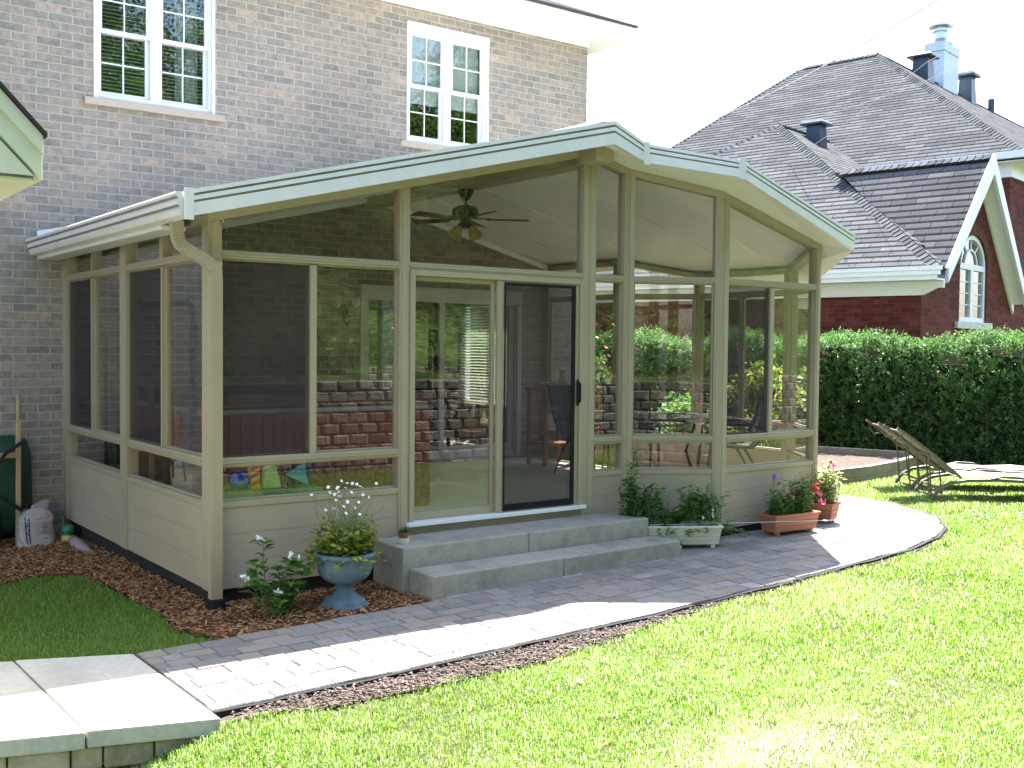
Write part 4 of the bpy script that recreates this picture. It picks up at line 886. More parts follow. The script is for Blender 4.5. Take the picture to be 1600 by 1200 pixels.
# plants of the urn
pt = thing('urn_plants', (UX, UY, UZ+.36), 'yellowing trailing plants and tall white cosmos growing in the blue urn', 'plants')
def stem_leaves(mb, base, tip, n, L, W, tint, r=.003, bend=.06, spread=.5, m=0, stem_m=1, f0=.2):
    base, tip = np.array(base, float), np.array(tip, float); mid = (base+tip)/2+np.array((random.gauss(0, bend), random.gauss(0, bend), 0))
    pts = [base*(1-f)**2+2*mid*f*(1-f)+tip*f*f for f in np.linspace(0, 1, 6)]; mb.tube(pts, [r, r, r*.9, r*.8, r*.7, r*.5], 4, stem_m, .35)
    for k in range(n):
        f = f0+(1-f0)*k/max(1, n-1); p = base*(1-f)**2+2*mid*f*(1-f)+tip*f*f; q = random.random()*6.28 if spread else k*3.14
        mb.leaf(p, (math.cos(q), math.sin(q), random.uniform(.1, .7)), L*random.uniform(.7, 1.2), W*random.uniform(.7, 1.2), m, min(1, max(0, random.gauss(tint, .18))), .2)
    return pts
STEM = M('green_stem', (.10, .16, .05), rough=.6)
mb = MB(); c = np.array((UX, UY, UZ+.37))
for k in range(70):
    q = random.random()*6.28; rr = .16*math.sqrt(random.random()); b = c+np.array((math.cos(q)*rr, math.sin(q)*rr, 0)); e = b+np.array((math.cos(q)*random.uniform(.02, .12), math.sin(q)*random.uniform(.02, .12), random.uniform(.06, .24))); stem_leaves(mb, b, e, 8, .07, .045, .55)
for k in range(22):
    q = random.random()*6.28; b = c+np.array((math.cos(q)*.18, math.sin(q)*.18, 0)); e = b+np.array((math.cos(q)*.09, math.sin(q)*.09, random.uniform(-.12, .02))); stem_leaves(mb, b, e, 6, .065, .05, .72)
for k in range(30):   # feathery upright cosmos foliage
    b = c+np.array((random.gauss(0, .06), random.gauss(0, .06), 0)); e = b+np.array((random.gauss(-.01, .07), random.gauss(0, .05), random.uniform(.20, .46))); stem_leaves(mb, b, e, 16, .05, .006, .45, r=.002)
for k in range(14):   # grassy blades falling to the left
    b = c+np.array((-.10, random.gauss(0, .06), 0)); e = b+np.array((-random.uniform(.1, .26), random.gauss(0, .06), random.uniform(-.05, .2))); mb.tube([b, (b+e)/2+np.array((0, 0, .09)), e], [.002, .002, .001], 4, 0, .5)
mb.build('foliage', [LEAFY, STEM], pt, tint=True)
mb = MB(); sm = MB()
for k in range(34):
    b = c+np.array((random.gauss(0, .04), random.gauss(0, .04), .1)); e = c+np.array((random.gauss(.02, .095), random.gauss(0, .06), random.uniform(.28, .53))); sm.tube([b, (b+e)/2+np.array((random.gauss(0, .01), 0, .02)), e], .0012, 4)
    fm_ = MB(); fm_.flower(e, .013, (random.gauss(0, .5), -.6+random.gauss(0, .4), .6), 6); fm_.build('flower', WHITEF, pt)
sm.build('stems', STEM, pt); 
# white flowered shrub left of the urn
ht = thing('flowering_shrub', (.27, -.45, .03), 'low leafy shrub with white flower spikes in the mulch beside the downspout', 'shrub')
mb = MB(); 
for dx, dy, h, fw in ((-.20, -.10, .27, 1), (-.05, .03, .50, 1), (-.12, .0, .36, 0), (.02, -.12, .16, 1), (.12, -.02, .36, 1), (.17, .0, .33, 1), (.06, .02, .30, 0), (.21, -.05, .26, 0), (-.02, -.15, .12, 0), (.1, -.1, .22, 0)):
    b = np.array((.27+dx*.25, -.45+dy*.3, .03)); e = np.array((.27+dx, -.45+dy, .05+h)); n = int(8+h*26)
    P = stem_leaves(mb, b, e, n, .12, .052, .45, r=.004, bend=.03, f0=.3)
    for k in range(7): q = k*.9; mb.leaf(e-np.array((0, 0, .01)), (math.cos(q), math.sin(q), .5), .09, .038, 0, .55)
    if fw:
        fl = MB()
        d = np.array((random.gauss(-.3, .4), random.gauss(-.2, .2), .5)); d /= np.linalg.norm(d)
        for k in range(26): p = e+np.array((0, 0, .012))+d*.055*k/26+np.array((random.gauss(0, .008), random.gauss(0, .008), random.gauss(0, .006))); fl.flower(p, .009, tuple(rdir(1)[0]), 4, 0)
        fl.build('flower_spike', WHITEF, ht)
mb.build('foliage', [LEAFG, STEM], ht, tint=True)
# tiny pot on the step
t = thing('flower_pot', (1.40, -.30, .402), 'tiny succulent in a brown pot set in a white cup on the upper step', 'plant pot')
mb = MB(); mb.lathe([(0, .403), (.038, .403), (.042, .44), (.043, .445), (.039, .445), (.037, .41), (0, .41)], 1.40, -.30, 20); mb.build('cup', CREAM, t, smooth=False)
mb = MB(); mb.lathe([(.03, .42), (.038, .475), (.040, .478), (.040, .488), (.034, .488), (.032, .47), (0, .47)], 1.40, -.30, 18); mb.build('pot', M('brown_pot', (.16, .09, .06), rough=.8), t)
mb = MB()
for k in range(60): q = k*2.4; el = random.uniform(.3, 1.3); mb.leaf((1.40+.012*math.cos(q), -.30+.012*math.sin(q), .476+random.uniform(0, .02)), (math.cos(q)*math.cos(el), math.sin(q)*math.cos(el), math.sin(el)), .045, .016, 0, random.uniform(.2, .7))
mb.build('foliage', LEAFG, t, tint=True)

# trough planters
def trough(name, label, origin, ang, L, Wd, H_, mat, z, slats, bulge=.012, feet=True):
    ca, sa = math.cos(ang), math.sin(ang); T = lambda x, y, zz: (origin[0]+ca*x-sa*y, origin[1]+sa*x+ca*y, zz)
    t = thing(name, T(L/2, Wd/2, z), label, 'planter'); t_in = .022; zf = z+.035
    mb = MB(); hs = (H_-.035-.02)/slats
    for k in range(slats):
        f0, f1 = k/slats, (k+1)/slats; i0, i1 = t_in*(1-f0), t_in*(1-f1)+.003
        za, zb = zf+hs*k+(.0015 if k else 0), zf+hs*(k+1)-.0015
        mb.hexa([T(i0, i0, za), T(L-i0, i0, za), T(L-i0, Wd-i0, za), T(i0, Wd-i0, za)], [T(i1-.004, i1-.004, zb), T(L-i1+.004, i1-.004, zb), T(L-i1+.004, Wd-i1+.004, zb), T(i1-.004, Wd-i1+.004, zb)])
    mb.hexa([T(.03, .03, zf+.002) , T(L-.03, .03, zf+.002), T(L-.03, Wd-.03, zf+.002), T(.03, Wd-.03, zf+.002)], [T(.012, .012, z+H_-.03), T(L-.012, .012, z+H_-.03), T(L-.012, Wd-.012, z+H_-.03), T(.012, Wd-.012, z+H_-.03)])
    mb.build('body', mat, t, bevel=.004)
    mb = MB(); e = .012; zr0, zr1 = z+H_-.022, z+H_; 
    for a, b, c, d in ((-e, L+e, -e, .018), (-e, L+e, Wd-.018, Wd+e), (-e, .018, .018, Wd-.018), (L-.018, L+e, .018, Wd-.018)): mb.hexa([T(a, c, zr0), T(b, c, zr0), T(b, d, zr0), T(a, d, zr0)], [T(a, c, zr1), T(b, c, zr1), T(b, d, zr1), T(a, d, zr1)])
    mb.build('rim', mat, t, bevel=.004)
    for fx in (.05, L-.09):
        for fy in (.03, Wd-.07):
            mb = MB(); mb.hexa([T(fx+.004, fy+.004, z), T(fx+.036, fy+.004, z), T(fx+.036, fy+.036, z), T(fx+.004, fy+.036, z)], [T(fx, fy, zf-.001), T(fx+.04, fy, zf-.001), T(fx+.04, fy+.04, zf-.001), T(fx, fy+.04, zf-.001)]); mb.build('foot', mat, t)
    mb = MB(); mb.hexa([T(.02, .02, z+H_-.028), T(L-.02, .02, z+H_-.028), T(L-.02, Wd-.02, z+H_-.028), T(.02, Wd-.02, z+H_-.028)], [T(.02, .02, z+H_-.02), T(L-.02, .02, z+H_-.02), T(L-.02, Wd-.02, z+H_-.02), T(.02, Wd-.02, z+H_-.02)]); mb.build('soil', POTSOIL, t)
    return T
# cream trough: front right foot at (4.34,-.74), running back to the left parallel to the angled wall
TW = trough('planter_box', 'long cream plastic trough of herbs beside the concrete steps', (3.60, -.32), math.atan2(-.47, .76), .90, .20, .205, CREAM, .125, 4)
ht = thing('herb_plants', TW(.45, .1, .31), 'green herbs and a tall leafy stalk growing in the cream trough', 'plants')
mb = MB()
for k in range(120):
    x = random.uniform(.04, .86); y = random.uniform(.03, .17); h = random.uniform(.06, .20)+.16*(x > .56)+.17*(x < .36)
    b = TW(x, y, .31); e = TW(x+random.gauss(0, .04), y+random.gauss(-.01, .04), .31+h); stem_leaves(mb, b, e, 12, .062, .04, .35 if x < .36 else (.62 if x < .52 else .4), r=.003)
for k in range(5):
    b = TW(.08+.03*k, .12, .31); e = TW(.10+random.gauss(0, .05), .10+random.gauss(0, .03), .31+(.66 if k < 2 else .42)); stem_leaves(mb, b, e, 40, .10, .028, .5, r=.005, bend=.03, f0=.15)
for k in range(11):
    x = random.uniform(.1, .8); b = TW(x, .01, .32); e = TW(x+random.gauss(0, .03), -.05, .27+random.gauss(0, .02)); stem_leaves(mb, b, e, 6, .05, .034, .45)
for k in range(20):
    b = TW(.84, .1, .31); e = TW(.95+random.random()*.25, .10+random.gauss(0, .06), .20+random.random()*.22); stem_leaves(mb, b, e, 10, .04, .022, .4, r=.002)
mb.build('foliage', [LEAFG, STEM], ht, tint=True)
LILAC = M('lilac_petal', (.5, .38, .5), rough=.5)
for k in range(4): mb = MB(); mb.flower(TW(.80+random.gauss(0, .03), -.01, .44+random.gauss(0, .02)), .018, (0, -1, .3), 6); mb.build('flower', LILAC, ht)
# terracotta trough
A_T = math.atan2(.02, .62)
TT = trough('planter_box', 'long terracotta trough of pink and red petunias against the bay wall', (5.13, -.76), -.05, .60, .21, .20, TERRA, .145, 3)
ft = thing('petunia_plants', TT(.3, .1, .33), 'tall petunias with purple, pink and red flowers in the long terracotta trough', 'plants')
def petunias(T, L, Wd, z, n, hmax, t, colors, tint=.45):
    mb = MB()
    for k in range(n):
        x = random.uniform(.03, L-.03); y = random.uniform(.03, Wd-.03); h = random.uniform(.12, hmax)*(.8+.5*x/L)
        b = T(x, y, z); e = T(x+random.gauss(0, .04), y+random.gauss(-.01, .04), z+h); stem_leaves(mb, b, e, 18, .065, .022, tint, r=.0028, bend=.03, f0=.1)
    mb.build('foliage', [LEAFG if tint < .6 else LEAFP, STEM], t, tint=True)
    for mat, cells, r in colors:
        for fx, fy, fz, cnt in cells:
            for q in range(cnt): f = MB(); f.flower(T(fx+random.gauss(0, .022), fy+random.gauss(0, .015), z+fz+random.gauss(0, .02)), .8*r*random.uniform(.8, 1.15), (random.gauss(0, .5), -1, .35+random.gauss(0, .3)), 5, 0); f.build('flower', mat, t)
petunias(TT, .60, .21, .32, 95, .32, ft, [(PURPF, [(.05, .08, .37, 3), (.09, .06, .34, 2), (.27, .06, .22, 7), (.31, .05, .20, 4), (.42, .05, .27, 4), (.14, .05, .12, 2)], .024), (REDF, [(.53, .0, .25, 7), (.60, .0, .27, 2)], .03), (PINKF, [(.22, .03, .20, 4), (.57, .0, .21, 3), (.60, -.02, .14, 5)], .028)])
mb = MB(); stem_leaves(mb, TT(.08, .1, .32), TT(.06, .08, .68), 26, .05, .022, .55, r=.004, bend=.02); stem_leaves(mb, TT(.13, .1, .32), TT(.15, .06, .55), 18, .05, .022, .55, r=.003, bend=.02); mb.build('tall_stalks', [LEAFY, STEM], ft, tint=True)
TQ = trough('planter_box', 'square terracotta pot with a pale sunlit plant at the corner of the bay', (6.13, -.64), .30, .215, .215, .20, TERRA, .16, 3)
qt = thing('petunia_plants', TQ(.11, .11, .36), 'sunlit pale yellow green petunia in the square terracotta pot', 'plants')
petunias(TQ, .215, .215, .34, 80, .38, qt, [(PINKF, [(.12, .05, .40, 5), (.10, .05, .36, 2)], .026), (M('pale_pink_petal', (.75, .45, .6), rough=.5), [(.24, .02, .20, 4), (.02, .02, .20, 3), (.2, .05, .24, 3)], .026)], .75)
# little jar by the step
t = thing('candle_jar', (3.90, -.72, .125), 'small glass jar with amber candle on the pavers by the lower step', 'jar')
mb = MB(); mb.lathe([(0, .125), (.022, .126), (.026, .13), (.026, .19), (.022, .195)], 3.90, -.72, 16); mb.build('jar', M('pale_jar', (.45, .42, .33), rough=.15, spec=.8), t, smooth=True)
mb = MB(); mb.lathe([(.0265, .135), (.0265, .17)], 3.90, -.72, 16); mb.build('wax', M('amber_wax', (.45, .25, .04), rough=.5), t)
mb = MB(); mb.lathe([(.027, .195), (.028, .20), (.027, .207), (0, .208)], 3.90, -.72, 16); mb.tube([(3.873, -.72, .205), (3.875, -.73, .225), (3.90, -.735, .235), (3.925, -.73, .225), (3.927, -.72, .205)], .0025, 5); mb.build('lid', DARKMET, t)
# string line staked across the front
a, b = np.array((3.79, -.475, .345)), np.array((8.9, -2.6, .37)); mb = MB(); mb.tube([a+(b-a)*f-np.array((0, 0, .02*4*f*(1-f))) for f in np.linspace(0, 1, 30)], .0032, 5)
for k, (f, r) in enumerate(((.055, .016), (.075, .018), (.095, .014))):
    p = a+(b-a)*f; mb.tube([p+np.array((math.cos(q)*r*1.5, .01*math.sin(2*q), math.sin(q)*r)) for q in np.linspace(0, 6.4, 14)], .0026, 4)
tag(mb.build('string_line', M('pale_blue_string', (.42, .50, .60), rough=.6)), 'pale blue string line knotted beside the step and pulled right across the planters', 'string')

# ------------------------------------------------------------------ loungers on the lawn
TAUPE = M('taupe_metal', (.13, .112, .09), rough=.45, var=.06); SLING = M('beige_sling', (.27, .25, .22), rough=.8, var=.04, scale=200)
lo = thing('lounge_chair', (8.48, -.25, .125), 'nearer taupe sun lounger on the lawn with its back raised', 'sun lounger', 'sun loungers side by side on the lawn')
ORG[lo] = np.zeros(3)
Wl_ = .62; L_ = 1.95; Hs = .285
def rails(y):
    mb = MB(); pts = [(.0, y, .0), (.03, y, .10), (.10, y, .185), (.22, y, .25), (.40, y, Hs-.005), (.75, y, Hs+.005), (1.10, y, Hs-.01), (1.45, y, Hs+.005), (1.72, y, .265), (1.86, y, .2), (1.92, y, .0)]
    mb.tube(pts, 0, rect=(.035, .05), up=(0, 1, 0)); return mb
for y in (0, Wl_): rails(y).build('frame_rail', TAUPE, lo, bevel=.006)
mb = MB(); rows = [[(x, .02, z), (x, Wl_/2, z-.012), (x, Wl_-.02, z)] for x, z in ((.36, Hs+.028), (.75, Hs+.036), (1.10, Hs+.020), (1.45, Hs+.035), (1.72, .295))]; mb.grid(rows); mb.grid([[(p[0], p[1], p[2]-.006) for p in r] for r in rows]); mb.build('seat_sling', SLING, lo, smooth=True)
ang = R(38); cx, cz = .35, Hs+.02; bl_ = .86
B = lambda s, y, o=0: (cx-math.cos(ang)*s+math.sin(ang)*o*-1*0-math.sin(ang)*-o*0+o*math.sin(ang)*-1, y, cz+math.sin(ang)*s-o*math.cos(ang))
mb = MB()
for y in (.045, Wl_-.045): mb.tube([B(0, y), B(.42, y, -.012), B(bl_-.03, y), B(bl_+.07, y, .01)], 0, rect=(.03, .03), up=(0, 1, 0))
mb.tube([B(bl_-.02, .06), B(bl_-.02, Wl_-.06)], .012, 8); mb.tube([B(.44, .06, .02), B(.44, Wl_-.06, .02)], .011, 8); mb.build('back_frame', TAUPE, lo)
mb = MB(); rows = [[B(s, .05, -.018), B(s, Wl_/2, -.004), B(s, Wl_-.05, -.018)] for s in (.01, .3, .6, bl_-.02)]; mb.grid(rows); mb.grid([[(p[0]+.003, p[1], p[2]-.005) for p in r] for r in rows]); mb.build('back_sling', SLING, lo, smooth=True)
for (bs, bo), (ex, ez) in (((.44, .02), (.03, .09)), ((.30, .02), (.15, .12))):
    mb = MB(); ya_, yb_ = .09, Wl_-.09; mb.tube([B(bs, ya_, bo), (ex, ya_, ez), (ex, ya_+.001, ez-.001), (ex, yb_-.001, ez-.001), (ex, yb_, ez), B(bs, yb_, bo)], .010, 6); mb.build('back_support', TAUPE, lo)
for x_, z_ in ((.10, .183), (1.80, .225)): mb = MB(); mb.tube([(x_, .02, z_), (x_, Wl_-.02, z_)], .013, 6); mb.build('cross_tube', TAUPE, lo)
for y in (.045, Wl_-.045):
    mb = MB(); mb.tube([B(bl_-.02, y, .012), B(bl_-.03, y, .07), B(bl_-.12, y, .085), B(bl_-.17, y, .03)], .009, 6); mb.build('handle_loop', TAUPE, lo)
for y in (-.03, Wl_+.03):
    mb = MB(); mb.tube([(.62, y, Hs+.01), (.8, y, Hs+.05), (1.0, y, Hs+.04), (1.12, y, Hs-.02)], 0, rect=(.02, .035), up=(0, 1, 0)); mb.build('arm_rest', TAUPE, lo, bevel=.005)
lo.rotation_euler = (0, 0, math.atan2(-.64, .77))
l2 = copy_tree(lo); l2.location = (9.06, .40, .125); l2['label'] = 'farther taupe sun lounger half hidden behind the nearer one'

# ------------------------------------------------------------------ things against the house at the left
GH = -.06
wb = thing('wheelbarrow', (-.50, 3.70, GH), 'green wheelbarrow stood on end against the brick wall, wooden handles up', 'wheelbarrow')
GREENT = M('green_tray', (.012, .06, .03), rough=.45, var=.2, dirt=(.03, .05, .03))
mb = MB(); rows = []
for k, (ins_, d) in enumerate(((0, 0), (.012, .02), (.06, .12), (.11, .19), (.16, .21), (.3, .215))):
    row = []
    for q in np.linspace(0, 2*math.pi, 33)[:-1]:
        sx, sz_ = math.cos(q), math.sin(q); e = .45
        x = -.50+(.345-ins_)*math.copysign(abs(sx)**e, sx); z = .50+(.50-ins_)*math.copysign(abs(sz_)**e, sz_); row.append((x, 3.88-.02-.0*z-d, z-.0))
    rows.append(row)
mb.grid(rows, closed=True); mb.poly(rows[-1]); mb.build('tray', GREENT, wb, smooth=True)
for sx, x0, x1 in ((1, -.33, -.315), (-1, -.76, -.78)):
    mb = MB(); mb.tube([(x0-.005*sx, 3.60, GH+.02), (x1, 3.66, 1.10), (x1+.002, 3.67, 1.16)], 0, rect=(.042, .045), up=(0, 1, 0)); mb.tube([(x1+.002, 3.67, 1.16), (x1+.004, 3.675, 1.40)], [.021, .018], 8); mb.build('handle', WOOD, wb, bevel=.006)
mb = MB(); mb.box(-.80, -.30, 3.615, 3.640, .80, .85); mb.build('cross_bar', WOOD, wb, bevel=.004)
for P_ in ([(-.62, 3.56, .62), (-.44, 3.555, .86), (-.27, 3.57, .97)], [(-.62, 3.56, .58), (-.48, 3.555, .44), (-.30, 3.575, .30)]): mb = MB(); mb.tube(P_, 0, rect=(.035, .012), up=(0, 1, 0)); mb.build('brace', DARKMET, wb)
mb = MB(); mb.box(-.84, -.25, 3.55, 3.70, GH+.0, GH+.02); mb.build('foot_plate', DARKMET, wb)
mb = MB(); mb.lathe([(.10, -.04), (.17, -.045), (.20, -.02), (.20, .02), (.17, .045), (.10, .04)], 0, 0, 24, T=lambda x, y, z: (-.55+z, 3.58+y*.55, .16+x)); mb.build('wheel', BLACK, wb, smooth=True)
wb.location.x -= .15
# bag of sand
bg_ = thing('sand_bag', (-.20, 3.55, GH), 'crumpled pale bag of all purpose sand leaning beside the wheelbarrow', 'bag')
BAGM = M('bag_plastic', (.40, .37, .33), rough=.45, var=.1, scale=10, dirt=(.20, .15, .11), damt=.6)
def bag_surface(u, v):      # u around, v up
    w_ = .165*(1-.10*v**2-.55*max(0, v-.78)*2.2); dpt = .09*(1-.3*v)*(1-.75*max(0, v-.75)/.25)
    c, s = math.cos(u), math.sin(u); e = .6
    wob = .010*math.sin(5*u+9*v)+.008*math.sin(11*v+2*u)
    return np.array((-.20+w_*math.copysign(abs(c)**e, c)+wob+.02*v*v, 3.56+dpt*math.copysign(abs(s)**e, s)+wob*.6+.10*v*.6, GH+.0+.36*v+.012*math.sin(3*u)*(v > .8)))
rows = [[bag_surface(u, v) for u in np.linspace(0, 2*math.pi, 41)[:-1]] for v in np.linspace(0, 1, 22)]
mb = MB(); mb.grid(rows, closed=True)
mb.grid([[(-.17+.10*f+.02*z, 3.66+.01*math.sin(9*f), GH+.33+.12*z*(1-.4*abs(f-.6))) for f in np.linspace(-.6, 1, 7)] for z in np.linspace(0, 1, 4)])
mb.build('sack', BAGM, bg_, smooth=True)
def text_mesh(txt, size, T, mat, parent, name='lettering', ang=0.0):
    cu = bpy.data.curves.new('lettering', 'FONT'); cu.body = txt; cu.size = size; cu.align_x = 'CENTER'; cu.align_y = 'CENTER'; cu.extrude = .0006
    ob = bpy.data.objects.new('tmp', cu); COL.objects.link(ob); dg = bpy.context.evaluated_depsgraph_get(); me = bpy.data.meshes.new_from_object(ob.evaluated_get(dg)); bpy.data.objects.remove(ob)
    o0 = ORG.get(parent, np.zeros(3)); ca, sa = math.cos(ang), math.sin(ang)
    for v in me.vertices:
        x, y = v.co.x*ca-v.co.y*sa, v.co.x*sa+v.co.y*ca; p = np.array(T(x, y, v.co.z))-o0; v.co = p
    me.materials.clear(); return link(name, me, mat, parent)
NAVY = M('navy_print', (.02, .025, .09), rough=.5); WPR = M('white_print', (.7, .7, .68), rough=.5); RPR = M('red_print', (.4, .04, .03), rough=.5)
def bagT(xc, zc):
    def T(x, y, z):
        v = (zc+y-GH)/.36; X_ = xc+x; lo_, hi_ = math.pi, 2*math.pi
        w_ = .165*(1-.10*v**2-.55*max(0, v-.78)*2.2); s = max(-.98, min(.98, (X_+.20-.02*v*v)/w_)); c = math.copysign(abs(s)**(1/.6), s); u = -math.acos(max(-1, min(1, c)))
        p = bag_surface(u, v); return (X_, p[1]-.006-z*1.5, zc+y)
    return T
mb = MB()
T = bagT(-.28, .12); mb.grid([[T(x, y, .0) for x in (-.020, -.007, .007, .020)] for y in np.linspace(-.12, .12, 14)]); mb.build('printed_band', NAVY, bg_)
text_mesh('SABLE TOUT USAGE', .026, bagT(-.28, .12), WPR, bg_, ang=-math.pi/2)
for k, (tx, z) in enumerate((('SABLE', .165), ('SAND', .140), ('ALL', .115), ('PURPOSE', .090))): text_mesh(tx, .022, bagT(-.13, z), NAVY, bg_)
text_mesh('30 kg', .016, bagT(-.12, .035), NAVY, bg_)
T = bagT(-.13, .128); mb = MB()
for x0, x1, y0, y1 in ((-.062, .062, .055, .058), (-.062, .062, -.058, -.055), (-.062, -.059, -.055, .055), (.059, .062, -.055, .055)): mb.grid([[T(x, y, .001) for x in np.linspace(x0, x1, 6)] for y in np.linspace(y0, y1, 6)])
T = bagT(-.15, .235)
mb.grid([[T(r*math.cos(q)*1.4-.03, r*math.sin(q), .001) for r in (.020, .0235)] for q in np.linspace(0, 6.29, 20)]); mb.grid([[T(r*math.cos(q)*1.2+.045, r*math.sin(q), .001) for r in (.016, .0195)] for q in np.linspace(0, 6.29, 20)]); mb.build('printed_emblem', RPR, bg_)
bg_.location.x -= .14
# green shaker bottle
t = thing('garden_bottle', (.055-.08, 3.45, GH), 'squat green capped bottle with a yellow label by the house corner', 'bottle')
bx, by = -.055, 3.52
mb = MB(); mb.lathe([(0, GH), (.055, GH), (.066, GH+.02), (.064, GH+.05), (.058, GH+.115), (.056, GH+.12)], bx, by, 24); mb.build('bottle', M('teal_bottle', (.03, .10, .07), rough=.35), t, smooth=True)
mb = MB(); mb.lathe([(.0670, GH+.025), (.0662, GH+.05), (.0605, GH+.105)], bx, by, 24); mb.build('label_band', M('yellow_label', (.45, .40, .07), rough=.5), t, smooth=True)
mb = MB(); mb.lathe([(.058, GH+.121), (.064, GH+.128), (.064, GH+.165), (.055, GH+.19), (.03, GH+.20), (0, GH+.202)], bx, by, 24); mb.build('cap', M('green_cap', (.02, .17, .06), rough=.4), t, smooth=True)
mb = MB(); mb.tube([(-.02, 3.50, GH+.05), (-.05, 3.2, GH+.055), (-.065, 2.9, GH+.05), (-.07, 2.55, GH+.03)], [.05, .06, .055, .02], 10); tag(mb.build('plastic_sheet', M('pinkish_plastic', (.36, .27, .27), rough=.5), smooth=True), 'rolled pinkish plastic tucked under the left wall of the sunroom', 'plastic roll')

# ------------------------------------------------------------------ inside the sunroom
# hot tub with a red cedar cabinet
ht = thing('hot_tub', (1.35, 2.0, FZ), 'square hot tub with dark red wooden cabinet behind the left front window', 'hot tub')
x0, x1, y0, y1, zt = .34, 2.42, .95, 3.05, 1.32
mb = MB(); n = 22
for k in range(n):
    a = x0+(x1-x0)*k/n+.003; b = x0+(x1-x0)*(k+1)/n-.003; mb.box(a, b, y0, y0+.02, FZ, zt); mb.box(a, b, y1-.02, y1, FZ, zt)
    a = y0+.021+(y1-y0-.042)*k/n+.003; b = y0+.021+(y1-y0-.042)*(k+1)/n-.003; mb.box(x0, x0+.02, a, b, FZ, zt); mb.box(x1-.02, x1, a, b, FZ, zt)
mb.box(x0+.01, x1-.01, y0+.01, y1-.01, FZ+.01, zt-.01); mb.build('cabinet', TUBRED, ht)
mb = MB(); mb.box(x0-.02, x1+.02, y0-.02, y1+.02, zt+.001, zt+.05); mb.build('shell_rim', M('tub_rim', (.25, .24, .23), rough=.4), ht, bevel=.02)
mb = MB(); mb.box(x0-.02, (x0+x1)/2-.004, y0-.02, y1+.02, zt+.052, zt+.15); mb.box((x0+x1)/2+.004, x1+.02, y0-.02, y1+.02, zt+.052, zt+.15); mb.build('cover', M('brown_vinyl_cover', (.11, .05, .045), rough=.5), ht, bevel=.02)
mb = MB(); mb.tube([(.28, 1.1, .75), (.285, 1.08, 2.05), (.285, 1.12, 2.18), (.285, 1.22, 2.225), (.285, 2.9, 2.225), (.285, 3.0, 2.2), (.285, 3.02, 2.1), (.285, 3.02, .75)], .026, 10); mb.build('cover_lifter', BLACK, ht, smooth=True)
# wooden slats and a broom leaning by the left wall
def lean(name, label, cat, p, q, w_, mat, group=None):
    mb = MB(); mb.tube([p, q], 0, rect=(w_, .02), up=(0, 1, 0)); return tag(mb.build(name, mat, bevel=.002), label, cat, group)
lean('wooden_slat', 'longer pale wooden slat leaning inside the left wall by the middle post', 'slat', (.16, 1.72, FZ), (.30, 2.15, 1.5), .045, WOOD)
lean('wooden_slat', 'shorter pale wooden slat standing upright inside the left wall', 'slat', (.20, 1.25, FZ), (.28, 1.22, 1.02), .05, WOOD)
t = thing('broom', (.2, 3.3, FZ), 'black handled broom standing inside the far left window', 'broom'); mb = MB(); mb.tube([(.22, 3.25, FZ+.2), (.24, 3.28, 1.95)], .016, 8); mb.build('handle', BLACK, t); mb = MB(); mb.hexa([(.12, 3.18, FZ), (.32, 3.18, FZ), (.32, 3.32, FZ), (.12, 3.32, FZ)], [(.19, 3.22, FZ+.24), (.26, 3.22, FZ+.24), (.26, 3.29, FZ+.24), (.19, 3.29, FZ+.24)]); mb.build('bristles', M('bristles', (.06, .06, .06), rough=.9), t)
t = thing('tote_basket', (.24, .95, FZ), 'tan canvas basket with a black handle inside the left wall', 'basket')
mb = MB(); mb.hexa([(.15, .72, FZ), (.32, .72, FZ), (.32, 1.15, FZ), (.15, 1.15, FZ)], [(.12, .68, .93), (.33, .68, .93), (.33, 1.19, .93), (.12, 1.19, .93)]); mb.build('basket', M('tan_canvas', (.34, .28, .17), rough=.8), t, bevel=.03)
mb = MB(); mb.tube([(.12, .80, .84), (.11, .82, .98), (.115, .93, 1.02), (.11, 1.05, .97), (.12, 1.07, .84)], .010, 6); mb.build('strap', BLACK, t)
mb = MB(); mb.lathe([(.0, 0), (.075, .0), (.09, .06), (.08, .14), (.0, .15)], .22, 1.12, 14); mb.v = [(x, y, z+.90) for x, y, z in mb.v]; tag(mb.build('fabric_bundle', M('blue_white_cloth', (.25, .36, .45), rough=.8, var=.6, scale=14), smooth=True), 'blue and white cloth bundle lying on the tan basket', 'cloth')
# toys behind the kick pane of the front window
t = thing('toy_bin', (.5, .33, FZ), 'low green plastic bin of toys behind the lower front pane', 'toy bin'); mb = MB(); mb.hexa([(.20, .16, FZ), (.92, .16, FZ), (.92, .50, FZ), (.20, .50, FZ)], [(.17, .13, .82), (.95, .13, .82), (.95, .53, .82), (.17, .53, .82)]); mb.build('bin', M('clear_green_bin', (.10, .20, .09), rough=.4), t, bevel=.02)
mb = MB(); mb.lathe([(.07*math.sin(q), .89-.07*math.cos(q)) for q in np.linspace(0, math.pi, 12)], .33, .25, 18); tag(mb.build('toy_ball', M('blue_toy', (.02, .07, .42), rough=.4), smooth=True), 'bright blue ball at the left end of the toys', 'ball')
t = thing('toy_tower', (.44, .26, .82), 'yellow toy column with red diagonal stripes', 'toy'); mb = MB(); mb.box(.405, .475, .22, .29, .82, 1.0); mb.build('column', M('yellow_toy', (.65, .48, .03), rough=.4), t, bevel=.006)
mb = MB()
for z in (.84, .90, .955): mb.hexa([(.404, .2185, z), (.476, .2185, z+.03), (.476, .2195, z+.03), (.404, .2195, z)], [(.404, .2185, z+.03), (.476, .2185, z+.06 if z < .95 else z+.045), (.476, .2195, z+.06 if z < .95 else z+.045), (.404, .2195, z+.03)])
mb.build('stripe', M('red_toy', (.50, .03, .02), rough=.4), t)
